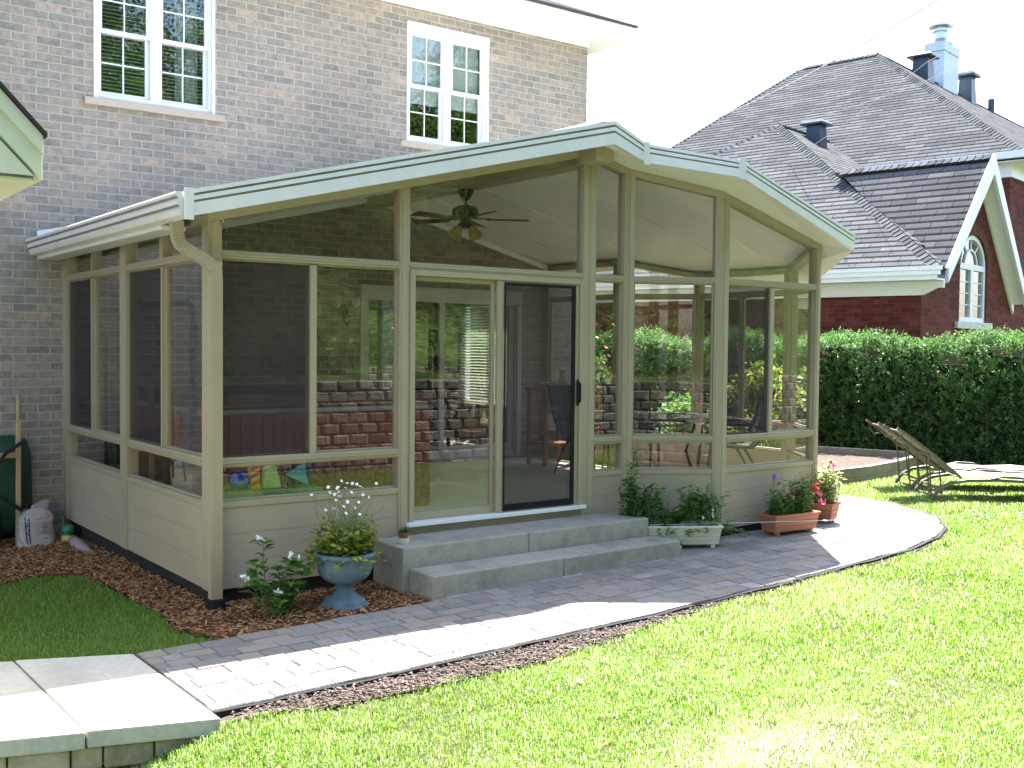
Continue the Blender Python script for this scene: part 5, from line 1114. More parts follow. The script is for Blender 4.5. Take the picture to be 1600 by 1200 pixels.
mb = MB(); mb.hexa([(.49, .20, .82), (.64, .18, .82), (.64, .24, .82), (.49, .26, .82)], [(.50, .23, .98), (.60, .21, 1.0), (.60, .25, 1.0), (.50, .27, .98)]); tag(mb.build('toy_pillow', M('lime_cloth', (.42, .58, .20), rough=.8), bevel=.02), 'lime green toy cushion in the middle of the toys', 'toy')
mb = MB(); mb.poly([(.66, .18, .92), (.84, .17, .83), (.82, .19, 1.0)]); mb.poly([(.66, .19, .92), (.84, .18, .83), (.82, .20, 1.0)]); mb.poly([(.66, .18, .92), (.66, .19, .92), (.82, .20, 1.0), (.82, .19, 1.0)]); tag(mb.build('toy_kite', M('teal_cloth', (.08, .33, .40), rough=.7)), 'teal triangular toy kite leaning on the dark bucket', 'toy')
mb = MB(); mb.lathe([(.0, .82), (.09, .82), (.115, 1.0), (.118, 1.01), (.105, 1.0), (.08, .85), (0, .85)], .86, .36, 20); tag(mb.build('toy_bucket', M('navy_toy', (.025, .04, .075), rough=.5), smooth=True), 'dark navy bucket at the right end of the toys', 'bucket')
# sideboard with white things near the right wall
t = thing('side_table', (5.5, 3.05, FZ), 'orange wooden side table against the far wall seen through the screen door', 'table'); mb = MB(); mb.box(5.25, 5.80, 2.86, 3.26, 1.36, 1.40); mb.build('tabletop', REDWOOD, t, bevel=.004)
for xx in (5.27, 5.74):
    for yy in (2.88, 3.20): mb = MB(); mb.box(xx, xx+.04, yy, yy+.04, FZ, 1.3595); mb.build('leg', REDWOOD, t)
mb = MB(); mb.box(5.315, 5.735, 2.89, 2.91, 1.26, 1.355); mb.box(5.315, 5.735, 2.89, 3.22, .70, .72); mb.build('shelf', REDWOOD, t)
mb = MB(); mb.lathe([(0, 1.401), (.07, 1.401), (.11, 1.43), (.12, 1.46), (.0, 1.46)], 5.45, 3.05, 16); tag(mb.build('bowl', CREAM), 'wide white bowl on the orange side table', 'bowl')
mb = MB(); mb.lathe([(0, 1.401), (.06, 1.401), (.07, 1.48), (.045, 1.52), (.05, 1.62), (0, 1.63)], 5.66, 3.02, 16); tag(mb.build('jug', CREAM), 'tall white jug on the orange side table', 'jug')
# round glass table and sling chairs
t = thing('patio_table', (5.15, 1.1, FZ), 'oval patio table with a glass top and dark frame in the bay', 'table')
mb = MB()
def oval(cx, cy_, a, b, z0, z1, n=36):
    mb.prism([(cx+a*math.cos(2*math.pi*k/n), cy_+b*math.sin(2*math.pi*k/n)) for k in range(n)], z0, z1)
oval(5.15, 1.1, .74, .50, 1.155, 1.164); mb.build('glass_top', GLASS, t)
mb = MB(); mb.tube([(5.15+.75*math.cos(q), 1.1+.51*math.sin(q), 1.158) for q in np.linspace(0, 2*math.pi, 40)], .016, 8); mb.tube([(5.15+.62*math.cos(q), 1.1+.40*math.sin(q), 1.09) for q in np.linspace(0, 2*math.pi, 40)], .012, 6); mb.build('rim', DARKMET, t)
for sx, sy in ((-1, -1), (1, -1), (1, 1), (-1, 1)): mb = MB(); mb.tube([(5.15+sx*.50, 1.1+sy*.32, 1.09), (5.15+sx*.42, 1.1+sy*.27, .8), (5.15+sx*.50, 1.1+sy*.34, FZ)], .016, 6); mb.build('leg', DARKMET, t)
def sling_chair(loc, rz, label):
    t = thing('sling_chair', loc, label, 'chair', 'dark sling chairs round the patio table'); ORG[t] = np.zeros(3)
    SL = M('dark_sling', (.035, .035, .04), rough=.7)
    mb = MB(); rows = [[(-.26, y, z), (.26, y, z)] for y, z in ((-.30, .44), (-.26, .45), (0, .40), (.20, .40), (.24, .44), (.32, .66), (.38, .88), (.40, 1.0))]; mb.grid(rows); mb.grid([[(p[0], p[1], p[2]-.012) for p in r] for r in rows]); mb.build('sling', SL, t, smooth=True)
    for s in (-1, 1):
        mb = MB(); mb.tube([(s*.28, -.30, .44), (s*.28, 0, .405), (s*.28, .20, .41), (s*.28, .25, .46), (s*.28, .33, .7), (s*.28, .41, 1.01)], .014, 6); mb.tube([(s*.29, -.30, 0), (s*.29, -.27, .3), (s*.30, -.24, .60), (s*.30, -.15, .645), (s*.30, .18, .64), (s*.29, .30, .60)], .014, 6); mb.tube([(s*.28, .10, .40), (s*.285, .22, .2), (s*.29, .30, 0)], .014, 6); mb.build('side_frame', DARKMET, t)
        mb = MB(); mb.box(s*.30-.028, s*.30+.028, -.20, .20, .652, .672); mb.build('arm_rest', DARKMET, t, bevel=.006)
    t.rotation_euler = (0, 0, rz); return t
ch = sling_chair((6.02, .62, FZ), R(-127), 'dark sling chair with curved back in the right hand bay window')
c2 = copy_tree(ch); c2.location = (5.2, 1.95, FZ); c2.rotation_euler = (0, 0, R(10)); c2['label'] = 'dark sling chair on the far side of the oval table'
c3 = copy_tree(ch); c3.location = (5.85, 2.0, FZ); c3.rotation_euler = (0, 0, R(-35)); c3['label'] = 'dark sling chair beyond the right end of the oval table'
# ceiling fan
FX, FY = RX, 1.95
fan = thing('ceiling_fan', (FX, FY, 3.5), 'dark ceiling fan with wooden blades and four yellow glass shades under the ridge', 'ceiling fan')
mb = MB(); mb.lathe([(0, 3.50), (.085, 3.498), (.08, 3.47), (.04, 3.40), (.018, 3.39), (.016, 3.345), (.05, 3.34), (.10, 3.325), (.135, 3.30), (.14, 3.24), (.12, 3.215), (.06, 3.20), (.055, 3.15), (.075, 3.14), (.07, 3.11), (0, 3.10)], FX, FY, 28); mb.build('motor', DARKMET, fan, smooth=False)
view = math.atan2(FY-CAM[1], FX-CAM[0])
for k in range(5):
    q = view-math.pi/2+R(4)+2*math.pi*k/5; ca, sa = math.cos(q), math.sin(q); tl = .22
    def T(x, y, z, ca=ca, sa=sa): return (FX+ca*x-sa*y, FY+sa*x+ca*y, 3.20+z+y*tl)
    mb = MB(); mb.hexa([T(.22, -.05, -.004), T(.66, -.068, -.004), T(.66, .068, -.004), T(.22, .05, -.004)], [T(.22, -.05, .004), T(.66, -.068, .004), T(.66, .068, .004), T(.22, .05, .004)]); bl = mb.build('blade', M('fan_blade_wood', (.10, .022, .015), rough=.5, var=.15), fan, bevel=.003)
    mb = MB(); mb.hexa([T(.08, -.018, .0045), T(.26, -.03, .0045), T(.26, .03, .0045), T(.08, .018, .0045)], [T(.08, -.018, .012), T(.26, -.03, .012), T(.26, .03, .012), T(.08, .018, .012)]); mb.build('bracket', DARKMET, bl)
SHADE = M('amber_glass_shade', (.50, .40, .16), rough=.4, var=.1)
for k in range(4):
    q = view+R(45)+math.pi/2*k; c = Vector((FX+.085*math.cos(q), FY+.085*math.sin(q), 3.125)); ax = Vector((math.cos(q)*.55, math.sin(q)*.55, -.83)); a = ax.orthogonal().normalized(); b = ax.cross(a).normalized()
    T = lambda x, y, z: tuple(c+a*x+b*y+ax*z)
    mb = MB(); mb.lathe([(.018, -.02), (.024, .01)], 0, 0, 12, T=T); mb.build('socket', DARKMET, fan)
    mb = MB(); mb.lathe([(.022, .01), (.045, .035), (.055, .075), (.058, .10), (.070, .13), (.066, .13), (.05, .09), (.02, .03)], 0, 0, 16, T=T); mb.build('lamp_shade', SHADE, fan, smooth=True)
# ================================================================== NEIGHBOUR
NA = np.array([-.19936637, .97992502]); NB = np.array([.97983531, .19980683]); NC = np.array([14.117, 3.532])
def N(a, b, z): p = NC+NA*a+NB*b; return (p[0], p[1], z)
NH = thing('neighbor_house', N(3, 3, .1), 'red brick neighboring house with steep grey shingle hip roofs', 'house')
def arch_pts(bc, hw, z0, zs, n=14):
    return [(bc-hw, z0), (bc+hw, z0)]+[(bc+hw*math.cos(math.pi*k/n), zs+hw*math.sin(math.pi*k/n)*1.0) for k in range(n+1)]
mb = MB()
mb.poly([N(0, 0, -.2), N(12, 0, -.2), N(12, 0, 3.25), N(0, 0, 3.25)])                       # long wall
GB, GZ = 2.66, 5.62                                                                          # gable centre, wall apex
WB, WH, WZ0, WZS = 2.60, .74, 2.45, 3.50
# gable wall around the arched window
hole = [(WB-WH, WZ0), (WB-WH, WZS)]+[(WB+WH*math.cos(math.pi*(1-k/14)), WZS+.62*math.sin(math.pi*k/14)) for k in range(1, 14)]+[(WB+WH, WZS), (WB+WH, WZ0)]
zr = lambda b: 5.50-1.04*abs(b-GB)
zrf = lambda b: max(2.9, zr(b))
mb.poly([N(0, 0, -.2), N(0, 4.95, -.2), N(0, 4.95, WZ0), N(0, 0, WZ0)])
mb.poly([N(0, 0, WZ0), N(0, WB-WH, WZ0), N(0, WB-WH, zrf(WB-WH)), N(0, 0, zrf(0))]); mb.poly([N(0, WB+WH, WZ0), N(0, 4.95, WZ0), N(0, 4.95, zrf(4.95)), N(0, WB+WH, zrf(WB+WH))])
top = [(b, zrf(b)) for b in np.linspace(WB-WH, WB+WH, 15)]
arc = hole[1:16]
for k in range(14): mb.poly([N(0, *arc[k]), N(0, *arc[k+1]), N(0, *top[k+1]), N(0, *top[k])])
for k in range(len(hole)-1): mb.poly([N(0, *hole[k]), N(0, *hole[k+1]), N(.16, *hole[k+1]), N(.16, *hole[k])])
mb.poly([N(0, 4.95, -.2), N(3, 4.95, -.2), N(3, 4.95, 3.2), N(0, 4.95, 3.2)])
mb.poly([N(.95, 7.7, -.2), N(.95, 36, -.2), N(.95, 36, 6.3), N(.95, 7.7, 6.3)])                   # main block wall to the right
mb.poly([N(.95, 7.7, 2.5), N(12.9, 7.7, 2.5), N(12.9, 7.7, 6.3), N(.95, 7.7, 6.3)])
mb.build('wall', REDBRICK, NH, uv=True)
mb = MB()   # brick arch over the window
for k in range(15):
    q0, q1 = math.pi*k/15+.01, math.pi*(k+1)/15-.01
    f = lambda q, r: (WB+(WH+r)*math.cos(q), WZS+(.62+r)*math.sin(q))
    mb.hexa([N(-.012, *f(q0, .01)), N(-.012, *f(q1, .01)), N(.02, *f(q1, .01)), N(.02, *f(q0, .01))], [N(-.012, *f(q0, .22)), N(-.012, *f(q1, .22)), N(.02, *f(q1, .22)), N(.02, *f(q0, .22))], t=random.random())
mb.build('brick_arch', tintmat('arch_brick', [(0, (.09, .028, .02)), (1, (.15, .045, .032))], rough=.85), NH, tint=True)
# arched window
mb = MB(); fw = .085
def ring(r0, r1, a0, a1, z0):
    for k in range(14):
        q0, q1 = math.pi*k/14, math.pi*(k+1)/14
        f = lambda q, s: (WB+WH*s*math.cos(q), z0+.62*s*math.sin(q))
        mb.hexa([N(a0, *f(q0, r0)), N(a0, *f(q1, r0)), N(a1, *f(q1, r0)), N(a1, *f(q0, r0))], [N(a0, *f(q0, r1)), N(a0, *f(q1, r1)), N(a1, *f(q1, r1)), N(a1, *f(q0, r1))])
def nbox(b0, b1, z0, z1, a0=.03, a1=.12): mb.hexa([N(a0, b0, z0), N(a0, b1, z0), N(a1, b1, z0), N(a1, b0, z0)], [N(a0, b0, z1), N(a0, b1, z1), N(a1, b1, z1), N(a1, b0, z1)])
ring(.87, .999, .03, .12, WZS); nbox(WB-WH+.001, WB-WH+.10, WZ0, WZS); nbox(WB+WH-.10, WB+WH-.001, WZ0, WZS); nbox(WB-WH+.10, WB+WH-.10, WZ0, WZ0+.09); nbox(WB-WH+.10, WB+WH-.10, WZS-.05, WZS+.06); nbox(WB-.07, WB+.07, WZ0+.09, WZS-.05)
ring(.42, .47, .05, .09, WZS+.06)
for q in (.28, .5, .72):
    q *= math.pi; mb.tube([N(.07, WB+WH*.47*math.cos(q), WZS+.06+.62*.47*math.sin(q)), N(.07, WB+WH*.88*math.cos(q), WZS+.02+.62*.9*math.sin(q))], .018, 5)
for z in (2.78, 3.0, 3.22):
    nbox(WB-WH+.10, WB-.07, z-.01, z+.01, .06, .075); nbox(WB+.07, WB+WH-.10, z-.01, z+.01, .06, .075)
nw = mb.build('window', WHITE, NH)
mb = MB(); mb.poly([N(.08, *p) for p in hole]); mb.build('pane', GLASSH, nw)
mb = MB(); nbox(WB-WH-.22, WB+WH+.22, WZ0-.13, WZ0-.001, -.06, .14); mb.build('sill', M('neighbor_sill', (.62, .62, .58), rough=.8), nw)
mb = MB(); mb.poly([N(.6, WB-1.1, 2.2), N(.6, WB+1.1, 2.2), N(.6, WB+1.1, 4.25), N(.6, WB-1.1, 4.25)]); mb.build('room_interior', DARKROOM, NH)
# roofs
K = (-.44, -.40, 3.32); Wp = (6.01, 6.05, 7.55); Wv = (6.01, 8.86, 7.55); K2 = (.55, 7.29, 6.45); A1 = (6.9, 13.98, 11.13); A0 = (9.38, 13.90, 11.08); K3 = (12.99, 7.29, 6.45)
mb = MB()
mb.poly([N(*K), N(12.46, -.40, 3.32), N(*Wp)])                                                 # wing, hip end
mb.poly([N(.3, .34, 3.805), N(*Wp), N(*Wv), N(4.33, 7.29, 6.45), N(4.33, 7.8, 6.45), N(.3, 7.8, 3.805)]); mb.poly([N(*K), N(.3, .34, 3.805), N(.3, .6, 3.805), N(-.2, .36, 3.477)])  # wing, bright slope
mb.poly([N(12.46, -.40, 3.32), N(12.46, 9, 3.32), N(*Wv), N(*Wp)])
mb.poly([N(*K2), N(*K3), N(*A0), N(*A1)])                                                      # main front slope
mb.poly([N(*K2), N(*A1), N(6.9, 36, 11.13), N(.55, 36, 6.45)])                                 # main right slope
mb.poly([N(*A1), N(13.3, 20, 6.45), N(13.3, 36, 6.45), N(6.9, 36, 11.13)]); mb.poly([N(*A1), N(*A0), N(14.5, 20, 6.45), N(13.3, 20, 6.45)])
mb.poly([N(*A0), N(*K3), N(14.5, 20, 6.45)])
GA = (-.25, 2.70, 5.62); GE = (2.85, 2.75, 5.62)                                               # gable roof
gl, gr = (-.25, .42, 3.33), (-.25, 4.90, 3.03)
mb.poly([N(*GA), N(*GE), N(-.10, .42, 3.33), N(*gl)]); mb.poly([N(*GA), N(*gr), N(-.05, 4.90, 3.03), N(3.0, 2.75, 5.62)])
nroof = mb.build('roof', SHINGLE, NH, uv=True)
CAPM = tintmat('ridge_cap_shingle', [(0, (.060, .066, .070)), (1, (.11, .115, .12))], rough=1.0, bump=.5, spec=0.0)
def caps(p, q, step=.15, w_=.15):
    p, q = np.array(N(*p)), np.array(N(*q)); d = q-p; L = np.linalg.norm(d); d /= L; s = np.cross(d, (0, 0, 1)); s /= np.linalg.norm(s); u = np.cross(s, d); n = int(L/step)
    for k in range(n):
        c = p+d*step*k; e = c+d*step*1.25; t = random.random(); l0, l1 = .045, .022
        for sg in (-1, 1):
            a0 = c+u*l0; b0 = c+s*sg*w_+u*(l0-.105); a1 = e+u*l1; b1 = e+s*sg*w_*.93+u*(l1-.10)
            mbc.poly([a0, b0, b1, a1], 0, t); mbc.poly([a0, b0, b0-u*.035, a0-u*.035], 0, t*.7)
mbc = MB(); caps(K, Wp); caps(Wp, Wv); caps((12.46, -.40, 3.32), Wp); caps(K2, A1); caps(A1, A0); caps((-.25, 2.70, 5.62), GE); caps(A1, (6.9, 34, 11.13)); caps(K3, A0)
mbc.build('ridge_caps', CAPM, nroof, tint=True)
# eaves, fascia, gutter, rake boards
mb = MB()
def nb2(a0, a1, b0, b1, z0, z1): mb.hexa([N(a0, b0, z0), N(a1, b0, z0), N(a1, b1, z0), N(a0, b1, z0)], [N(a0, b0, z1), N(a1, b0, z1), N(a1, b1, z1), N(a0, b1, z1)])
nb2(-.50, 13, -.52, -.40, 3.26, 3.33); nb2(-.47, 13, -.50, -.40, 3.18, 3.259); nb2(-.40, 13, -.46, -.36, 3.10, 3.179); nb2(-.40, 13, -.359, .0, 3.10, 3.13)
nb2(-.05, 13, -.06, -.004, 2.86, 3.099); nb2(-.40, -.051, -.06, -.004, 2.98, 3.099)
mb.hexa([N(-.05, -.06, 2.86), N(-.05, -.004, 2.86), N(-.04, -.004, 2.86), N(-.04, -.06, 2.86)], [N(-.30, -.06, 2.985), N(-.30, -.004, 2.985), N(-.04, -.004, 2.985), N(-.04, -.06, 2.985)])
mb.build('gutter', WHITE, NH)
mb = MB()
for (pa, pb) in ((gl, GA), (gr, GA)):
    sg = 1 if pa is gl else -1
    A_, B_ = np.array(pa), np.array(pb)
    mb.hexa([N(-.31, A_[1], A_[2]-.24), N(-.31, B_[1], B_[2]-.34), N(-.25, B_[1], B_[2]-.34), N(-.25, A_[1], A_[2]-.24)], [N(-.31, A_[1], A_[2]+.03), N(-.31, B_[1], B_[2]+.03), N(-.25, B_[1], B_[2]+.03), N(-.25, A_[1], A_[2]+.03)])
    mb.poly([N(-.249, A_[1]+.01*sg, A_[2]-.16), N(-.249, B_[1], B_[2]-.22), N(-.0, B_[1], B_[2]-.22), N(-.0, A_[1]+.01*sg, A_[2]-.16)])
    mb.hexa([N(-.045, A_[1], A_[2]-.36), N(-.045, B_[1], B_[2]-.46), N(-.003, B_[1], B_[2]-.46), N(-.003, A_[1], A_[2]-.36)], [N(-.045, A_[1], A_[2]-.165), N(-.045, B_[1], B_[2]-.225), N(-.003, B_[1], B_[2]-.225), N(-.003, A_[1], A_[2]-.165)])
mb.build('rake_board', WHITE, NH)
mb = MB(); nb2(.43, 12.9, 7.17, 7.29, 6.31, 6.47); nb2(.43, .55, 7.291, 36, 6.31, 6.47); nb2(.551, 12.9, 7.291, 7.69, 6.25, 6.27); nb2(.551, .94, 7.70, 36, 6.25, 6.27); nb2(.90, 12.9, 7.64, 7.695, 5.95, 6.249); nb2(.90, .945, 7.70, 36, 5.95, 6.249); mb.build('eave', WHITE, NH)
# chimney, vents
CH = thing('metal_chimney', N(7.2, 19.3, 11), 'pale blue metal clad chimney box with round flue on the neighbor roof', 'chimney')
mb = MB(); nb2(6.6, 7.25, 18.7, 20.1, 10.2, 12.2); nb2(6.57, 7.28, 18.66, 20.14, 12.201, 12.5)
mb.build('box', M('pale_cladding', (.52, .60, .66), rough=.5, metal=.0), CH, bevel=.01)
mb = MB(); c_ = N(6.95, 19.3, -1.57); mb.lathe([(.46, 12.55), (.28, 12.72), (.22, 12.75), (.22, 12.98), (.30, 12.99), (.30, 13.06), (.0, 13.06)], c_[0], c_[1], 20); mb.lathe([(.22, 13.06), (.22, 13.13), (.42, 13.15), (.42, 13.2), (.0, 13.27)], c_[0], c_[1], 20); mb.build('flue', M('galvanised', (.55, .58, .6), rough=.35, metal=.8), CH, smooth=False)
VENTM = M('dark_blue_vent', (.025, .045, .07), rough=.4)
def vent(a, b, z, s, label, h=.55):
    t = thing('roof_vent', N(a, b, z-.25), label, 'roof vent', 'square roof vents')
    mb = MB(); w0, w1 = .26*s, .21*s
    mb.hexa([N(a-w0, b-w0, z-.4), N(a+w0, b-w0, z-.4), N(a+w0, b+w0, z-.4), N(a-w0, b+w0, z-.4)], [N(a-w1, b-w1, z+h*.75), N(a+w1, b-w1, z+h*.75), N(a+w1, b+w1, z+h*.75), N(a-w1, b+w1, z+h*.75)]); mb.build('stack', VENTM, t)
    mb = MB(); c = .36*s; nb = [N(a-c, b-c, z+h*.76), N(a+c, b-c, z+h*.76), N(a+c, b+c, z+h*.76), N(a-c, b+c, z+h*.76)]; c2 = c*.8
    mb.hexa(nb, [N(a-c, b-c, z+h*.84), N(a+c, b-c, z+h*.84), N(a+c, b+c, z+h*.84), N(a-c, b+c, z+h*.84)]); mb.hexa([N(a-c, b-c, z+h*.841), N(a+c, b-c, z+h*.841), N(a+c, b+c, z+h*.841), N(a-c, b+c, z+h*.841)], [N(a-c2, b-c2, z+h*.96), N(a+c2, b-c2, z+h*.96), N(a+c2, b+c2, z+h*.96), N(a-c2, b+c2, z+h*.96)]); mb.build('hood', VENTM, t)
vent(6.5, 16.6, 11.0, 1.12, 'dark square hooded roof vent just left of the pale chimney', .60); vent(6.6, 21.0, 11.05, 1.0, 'dark square hooded roof vent partly hidden behind the pale chimney', .85); vent(5.5, 7.05, 7.2, .85, 'dark square hooded vent on the lower wing roof of the red brick house', .55)
mb = MB(); p = N(6.7, 23.9, 0); mb.lathe([(.16, 10.7), (.12, 11.0), (.12, 11.45), (0, 11.45)], p[0], p[1], 12); tag(mb.build('vent_pipe', VENTM), 'slim dark vent pipe on the bright slope of the neighbor roof', 'vent pipe')

# overhead cables
def cable(pts, label, r=.011):
    P = [np.array(p) for p in pts]; out = []
    for i in range(len(P)-1):
        for k in range(8):
            s = k/8; out.append(P[i]*(1-s)+P[i+1]*s)
    out.append(P[-1]); n = len(out)
    out = [p-np.array((0, 0, .25*4*(i/(n-1))*(1-i/(n-1)))) for i, p in enumerate(out)]
    mb = MB(); mb.tube(out, r, 5); tag(mb.build('overhead_cable', M('cable_grey', (.30, .29, .31), rough=.8, spec=.1)), label, 'cable', 'overhead cables')
cable([(12.704, 8.439, 6.15), (8.2, -2.0, 6.35)], 'thick overhead cable rising from the ridge of the sunroom to the top edge', .011)
cable([(17.6, 9.7, 6.15), (16.2, 7.5, 6.5), (13.6, 3.2, 6.95), (10.2, -1.6, 6.45)], 'thin overhead cable crossing in front of the pale chimney', .0055)
cable([(22.5, 13.8, 8.5), (15.7, 5.2, 7.15), (11.0, -.7, 6.25)], 'lowest thin overhead cable passing right of the chimney', .0045)

# ------------------------------------------------------------------ cedar hedge
HA = np.array([12.62, .78]); HBv = np.array([11.54, 3.53]); hd = (HBv-HA)/np.linalg.norm(HBv-HA); hn = np.array([-hd[1], hd[0]])
if hn[0] > 0: hn = -hn                                     # towards the viewer
HDG = thing('cedar_hedge', (12, 2, .1), 'long clipped cedar hedge along the garden side', 'hedge')
def H(s, d, z): return np.stack([HA[0]+hd[0]*s+hn[0]*d, HA[1]+hd[1]*s+hn[1]*d, z], -1)
s0, s1 = -4.5, 11.0
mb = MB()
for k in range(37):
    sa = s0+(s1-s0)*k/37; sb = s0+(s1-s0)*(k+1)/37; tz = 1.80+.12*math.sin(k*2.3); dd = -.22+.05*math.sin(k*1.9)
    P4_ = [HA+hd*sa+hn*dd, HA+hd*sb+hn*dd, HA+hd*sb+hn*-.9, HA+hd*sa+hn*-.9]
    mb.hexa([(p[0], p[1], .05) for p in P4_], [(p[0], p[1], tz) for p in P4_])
mb.build('dark_core', DARKCORE, HDG)  # added dark core boxes, block the view through the foliage
mb = MB()
for k in range(38):
    s = s0+(s1-s0)*(k+.5)/38+random.uniform(-.1, .1); p = HA+hd*s+hn*-.14; mb.tube([(p[0], p[1], 0), (p[0]+random.uniform(-.03, .03), p[1], .9), (p[0]+hn[0]*.02, p[1], 1.7)], [.03, .022, .012], 6)
mb.build('stems', BARK, HDG)
def hedge_leaves():
    n = 15500     # fans of flattened scale-leaf sprays
    s = rng.uniform(s0, s1, n); face = rng.random(n) < .66
    z = np.where(face, rng.uniform(.05, 2.0, n), 0); lump = .10*(noise2(s*2.2, z*2.2+5, 1.0, 31)-.5)*2
    d = np.where(face, rng.uniform(-.12, .06, n)+lump*1.5, rng.uniform(-.85, .05, n))
    topz = 1.98+.16*(noise2(s*1.6, d, 1.0, 33)-.5)*2+.07*np.sin(s*3.1)
    z = np.where(face, z, topz+rng.uniform(-.12, .06, n)); C = H(s, d, z)
    out_ = np.array([hn[0], hn[1], 0.0]); dirs = np.where(face[:, None], out_*.75+np.array([0, 0, .45]), np.array([0, 0, 1.0])+out_*.25)+rng.normal(0, .38, (n, 3)); dirs /= np.linalg.norm(dirs, axis=1)[:, None]
    k = 16; P = []; D = []; T = []; Ls = []
    axis_len = rng.uniform(.10, .20, n)
    side = np.cross(dirs, rng.normal(0, 1, (n, 3))); side /= np.linalg.norm(side, axis=1)[:, None]
    t0 = np.clip(rng.normal(.42, .2, n), 0, 1)
    for q in range(k):
        f = (q//2)/(k/2); sg = 1 if q % 2 else -1
        P.append(C+dirs*(axis_len*f)[:, None]+rng.normal(0, .012, (n, 3))); D.append(dirs*(.55+.5*f)+side*sg*(.9-.6*f)+rng.normal(0, .25, (n, 3))); Ls.append(rng.uniform(.034, .072, n)*(1.15-.5*f)); T.append(np.clip(t0+rng.normal(0, .12, n)+.15*f, 0, 1))
    leafcloud('foliage', np.concatenate(P), np.concatenate(D), np.concatenate(Ls),   .02, CEDAR, HDG, np.concatenate(T))
hedge_leaves()
# garden shrubs on the far side of the sunroom, in front of the hedge
def shrub(name, label, cat, c, rad, n, mat, group=None, flowers=None, L=.09, W=.045, stems=7):
    t = thing(name, (c[0], c[1], float(g(c[0], c[1]))), label, cat, group)
    mb = MB(); z0 = float(g(c[0], c[1]))
    for k in range(stems):
        q = random.random()*6.28; e = np.array(c)+np.array((math.cos(q)*rad[0]*.6, math.sin(q)*rad[1]*.6, rad[2]*random.uniform(-.1, .6))); mb.tube([(c[0]+random.uniform(-.05, .05), c[1]+random.uniform(-.05, .05), z0), ((c[0]+e[0])/2, (c[1]+e[1])/2, (z0+e[2])/2+.05), tuple(e)], [.014, .010, .005], 5)
    mb.build('stems', BARK, t)
    m = max(6, n//60); cc, _ = leafball(m, c, np.array(rad)*.85); P = np.repeat(cc, n//m, 0)+rng.normal(0, .13, (m*(n//m), 3))*np.array(rad)*1.0; D = rdir(len(P), .3)+(P-np.array(c))*.5
    P[:, 2] = np.maximum(P[:, 2], z0+.03)
    leafcloud('foliage', P, D, rng.uniform(.7, 1.2, len(P))*L, W, mat, t, np.clip(np.repeat(rng.random(m), n//m)*.6+rng.random(len(P))*.4, 0, 1))
    if flowers:
        fm, fn, fr = flowers; mb = MB(); cc, dd = leafball(fn, c, np.array(rad)*1.02)
        for p, d in zip(cc, dd): mb.flower(p, fr, d, 5, 0)
        mb.build('flowers', fm, t)
    return t
shrub('flowering_shrub', 'leafy pink flowered shrub outside the far side of the sunroom', 'shrub', (8.0, 5.3, 1.3), (.62, .6, .85), 2600, LEAFG, flowers=(PINKF, 40, .035))
shrub('garden_shrub', 'tall bright green shrub behind the sling chair outside the glass', 'shrub', (9.3, 2.9, 1.0), (.55, .6, .75), 2400, LEAFY, flowers=None, L=.10, W=.06)
shrub('garden_shrub', 'smaller green shrub between the tall shrub and the flowering one', 'shrub', (8.9, 4.1, .8), (.5, .5, .6), 1500, LEAFG, flowers=(ORANGEF, 14, .03))

# ------------------------------------------------------------------ behind the viewer: block wall, terrace, trees (mirrored in the glass)
WP = [(30, -8.5), (20, -7.2), (14, -6.7), (9, -6.35), (6, -6.2), (3, -6.25), (.8, -6.5), (-.7, -7.4), (-1.7, -8.9), (-3.6, -9.7), (-6, -9.9), (-10, -9.8)]
def along(P, step):
    out = []; carry = 0
    for (xa, ya), (xb, yb) in zip(P[:-1], P[1:]):
        L = math.hypot(xb-xa, yb-ya); s = carry
        while s < L: out.append((xa+(xb-xa)*s/L, ya+(yb-ya)*s/L, (xb-xa)/L, (yb-ya)/L)); s += step
        carry = s-L
    return out
mb = MB(); CH_ = .152; rr = random.Random(2)
for c_ in range(9):
    for x, y, ux, uy in along(WP, .30)[:]:
        o_ = .15*(c_ % 2); nx, ny = -uy, ux
        if ny < 0 and abs(ny) > .2: nx, ny = -nx, -ny
        if nx*1.0+ny < 0: nx, ny = -nx, -ny
        back = -.018*c_; xa, ya = x+ux*o_+nx*back, y+uy*o_+ny*back; h = .145; f = rr.uniform(-.012, .012); z = .02+CH_*c_
        a0, a1 = .006, .294; fr = .06+f
        b = [(xa+ux*a0, ya+uy*a0), (xa+ux*a1, ya+uy*a1)]
        lo = [(b[0][0]+nx*.03, b[0][1]+ny*.03, z), (b[1][0]+nx*.03, b[1][1]+ny*.03, z), (b[1][0]-nx*.2, b[1][1]-ny*.2, z), (b[0][0]-nx*.2, b[0][1]-ny*.2, z)]
        tp = [(p[0], p[1], z+h) for p in lo]; t = rr.random()
        mb.hexa(lo, tp, 0, t)
        # bulging split face
        i0, i1 = .05, .25
        m0 = [(xa+ux*i0+nx*fr, ya+uy*i0+ny*fr, z+.025), (xa+ux*i1+nx*fr, ya+uy*i1+ny*fr, z+.025), (xa+ux*i1+nx*fr, ya+uy*i1+ny*fr, z+h-.02), (xa+ux*i0+nx*fr, ya+uy*i0+ny*fr, z+h-.02)]
        q = [lo[0], lo[1], tp[1], tp[0]]
        q = [(p[0]+nx*.001, p[1]+ny*.001, p[2]) for p in q]
        for k in range(4): mb.poly([q[k], q[(k+1) % 4], m0[(k+1) % 4], m0[k]], 0, t)
        mb.poly(m0, 0, t)
tag(mb.build('block_wall', WALLSTONE, tint=True), 'curved split face concrete block wall holding up the wooded bank', 'retaining wall')
bk = [[(p[0], p[1]-.12-.4*k if False else p[1], 0) for p in WP] for k in range(1)]
rows = []
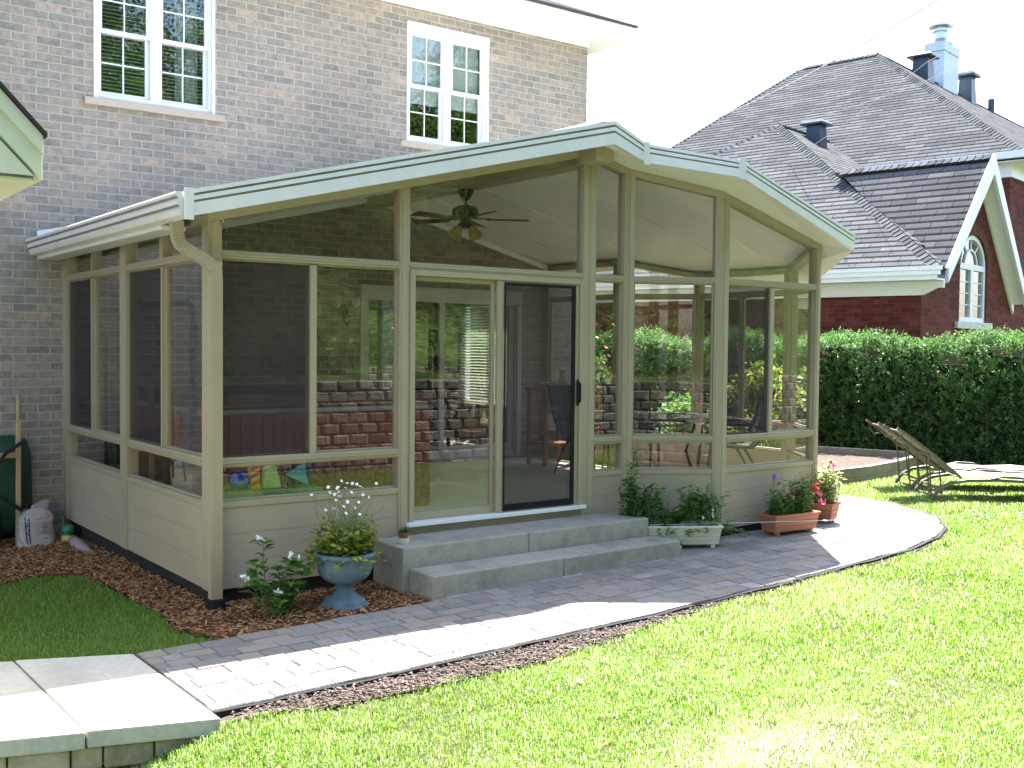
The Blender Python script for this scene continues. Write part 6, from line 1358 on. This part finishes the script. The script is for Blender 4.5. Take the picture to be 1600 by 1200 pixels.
for k, (dist, z) in enumerate(((.10, 1.36), (1.5, 1.5), (4, 2.9), (8, 5.6), (13, 9.0), (20, 12.5), (40, 15))):
    row = []
    for i, (x, y) in enumerate(WP):
        dx, dy = (0, -1); row.append((x+dx*dist*0.0+(x-3)*.03*dist, y-dist, z+.2*math.sin(i*2+k)*(k > 1)))
    rows.append(row)
mb = MB(); mb.grid(rows); tag(mb.build('bank', BANKG), kind='structure')
def tree_proto(name, label, base, h, r, n, group):
    t = thing(name, base, label, 'tree', group); mb = MB(); b = np.array(base, float); top = b+np.array((r*.1, 0, h*.8))
    mb.tube([b-np.array((0, 0, .3)), b+(top-b)*.35+np.array((.1, .05, 0)), b+(top-b)*.7, top], [.20, .15, .09, .03], 8)
    for k in range(9):
        f = .3+.6*k/9; s = b+(top-b)*f; q = k*2.4; e = s+np.array((math.cos(q), math.sin(q), .5))*r*.75*(1.1-f*.6); mb.tube([s, (s+e)/2+np.array((0, 0, .15)), e], [.06, .04, .015], 5)
    mb.build('trunk', BARK, t)
    m = 150; cc, _ = leafball(m, b+np.array((0, 0, h*.58)), (r, r, h*.40)); per = n//m
    P = np.repeat(cc, per, 0)+rng.normal(0, .28, (m*per, 3))*np.array((1, 1, .7)); D = rdir(len(P), -.2)
    leafcloud('crown', P, D, rng.uniform(.10, .18, len(P)), .085, TREEL, t, np.clip(np.repeat(rng.random(m), per)*.6+rng.random(len(P))*.4, 0, 1)); return t
tp1 = tree_proto('deciduous_tree', 'leafy tree on the bank mirrored in the upper left window', (1.5, -12.5, 4.0), 9.0, 2.3, 11000, 'trees on the bank')
tp2 = tree_proto('deciduous_tree', 'broad low tree on the bank mirrored in the gable glass', (7.0, -11.5, 3.4), 7.0, 2.6, 11000, 'trees on the bank')
for k, (src, loc, rz, s, lab) in enumerate((
    (tp1, (-2.2, -13.5, 3.2), 1.1, .95, 'tree on the bank directly behind the viewpoint'), (tp2, (4.2, -10.2, 2.6), 2.0, .85, 'tree on the bank mirrored in the left front panes'),
    (tp2, (10.5, -10.6, 2.9), 3.0, .9, 'tree on the bank mirrored in the sliding door'), (tp1, (10.0, -14.5, 5.6), .6, .85, 'taller tree further up the bank behind the block wall'),
    (tp2, (14.5, -11.0, 3.0), 4.0, .95, 'tree on the bank mirrored in the right hand panes'), (tp1, (5.6, -15.5, 6.3), 4.4, .9, 'tree at the top of the bank'), (tp2, (-6.0, -13.0, 2.3), 5.2, .9, 'tree on the bank at the left end of the block wall'),
    (tp1, (17.5, -14.0, 5.0), 5.5, .95, 'tree at the far right end of the bank'))):
    o = copy_tree(src); o.location = loc; o.rotation_euler = (0, 0, rz); o.scale = (s, s, s); o['label'] = lab
for k, (x, y) in enumerate(((2.0, -7.6), (4.6, -7.5), (7.4, -7.4), (10.4, -7.6), (-1.9, -10.2), (-4.4, -11.0))):
    lab = ['bush above the block wall mirrored left of the door', 'bush above the block wall mirrored in the door glass', 'bush above the block wall mirrored right of the door', 'bush at the right end of the block wall', 'bush above the curve of the block wall', 'bush at the left end of the block wall'][k]
    shrub('terrace_bush', lab, 'bush', (x, y, 1.95), (.75, .6, .65), 1300, LEAFG, 'bushes above the block wall', (PINKF, 8, .04) if k % 3 == 0 else None, L=.13, W=.06)
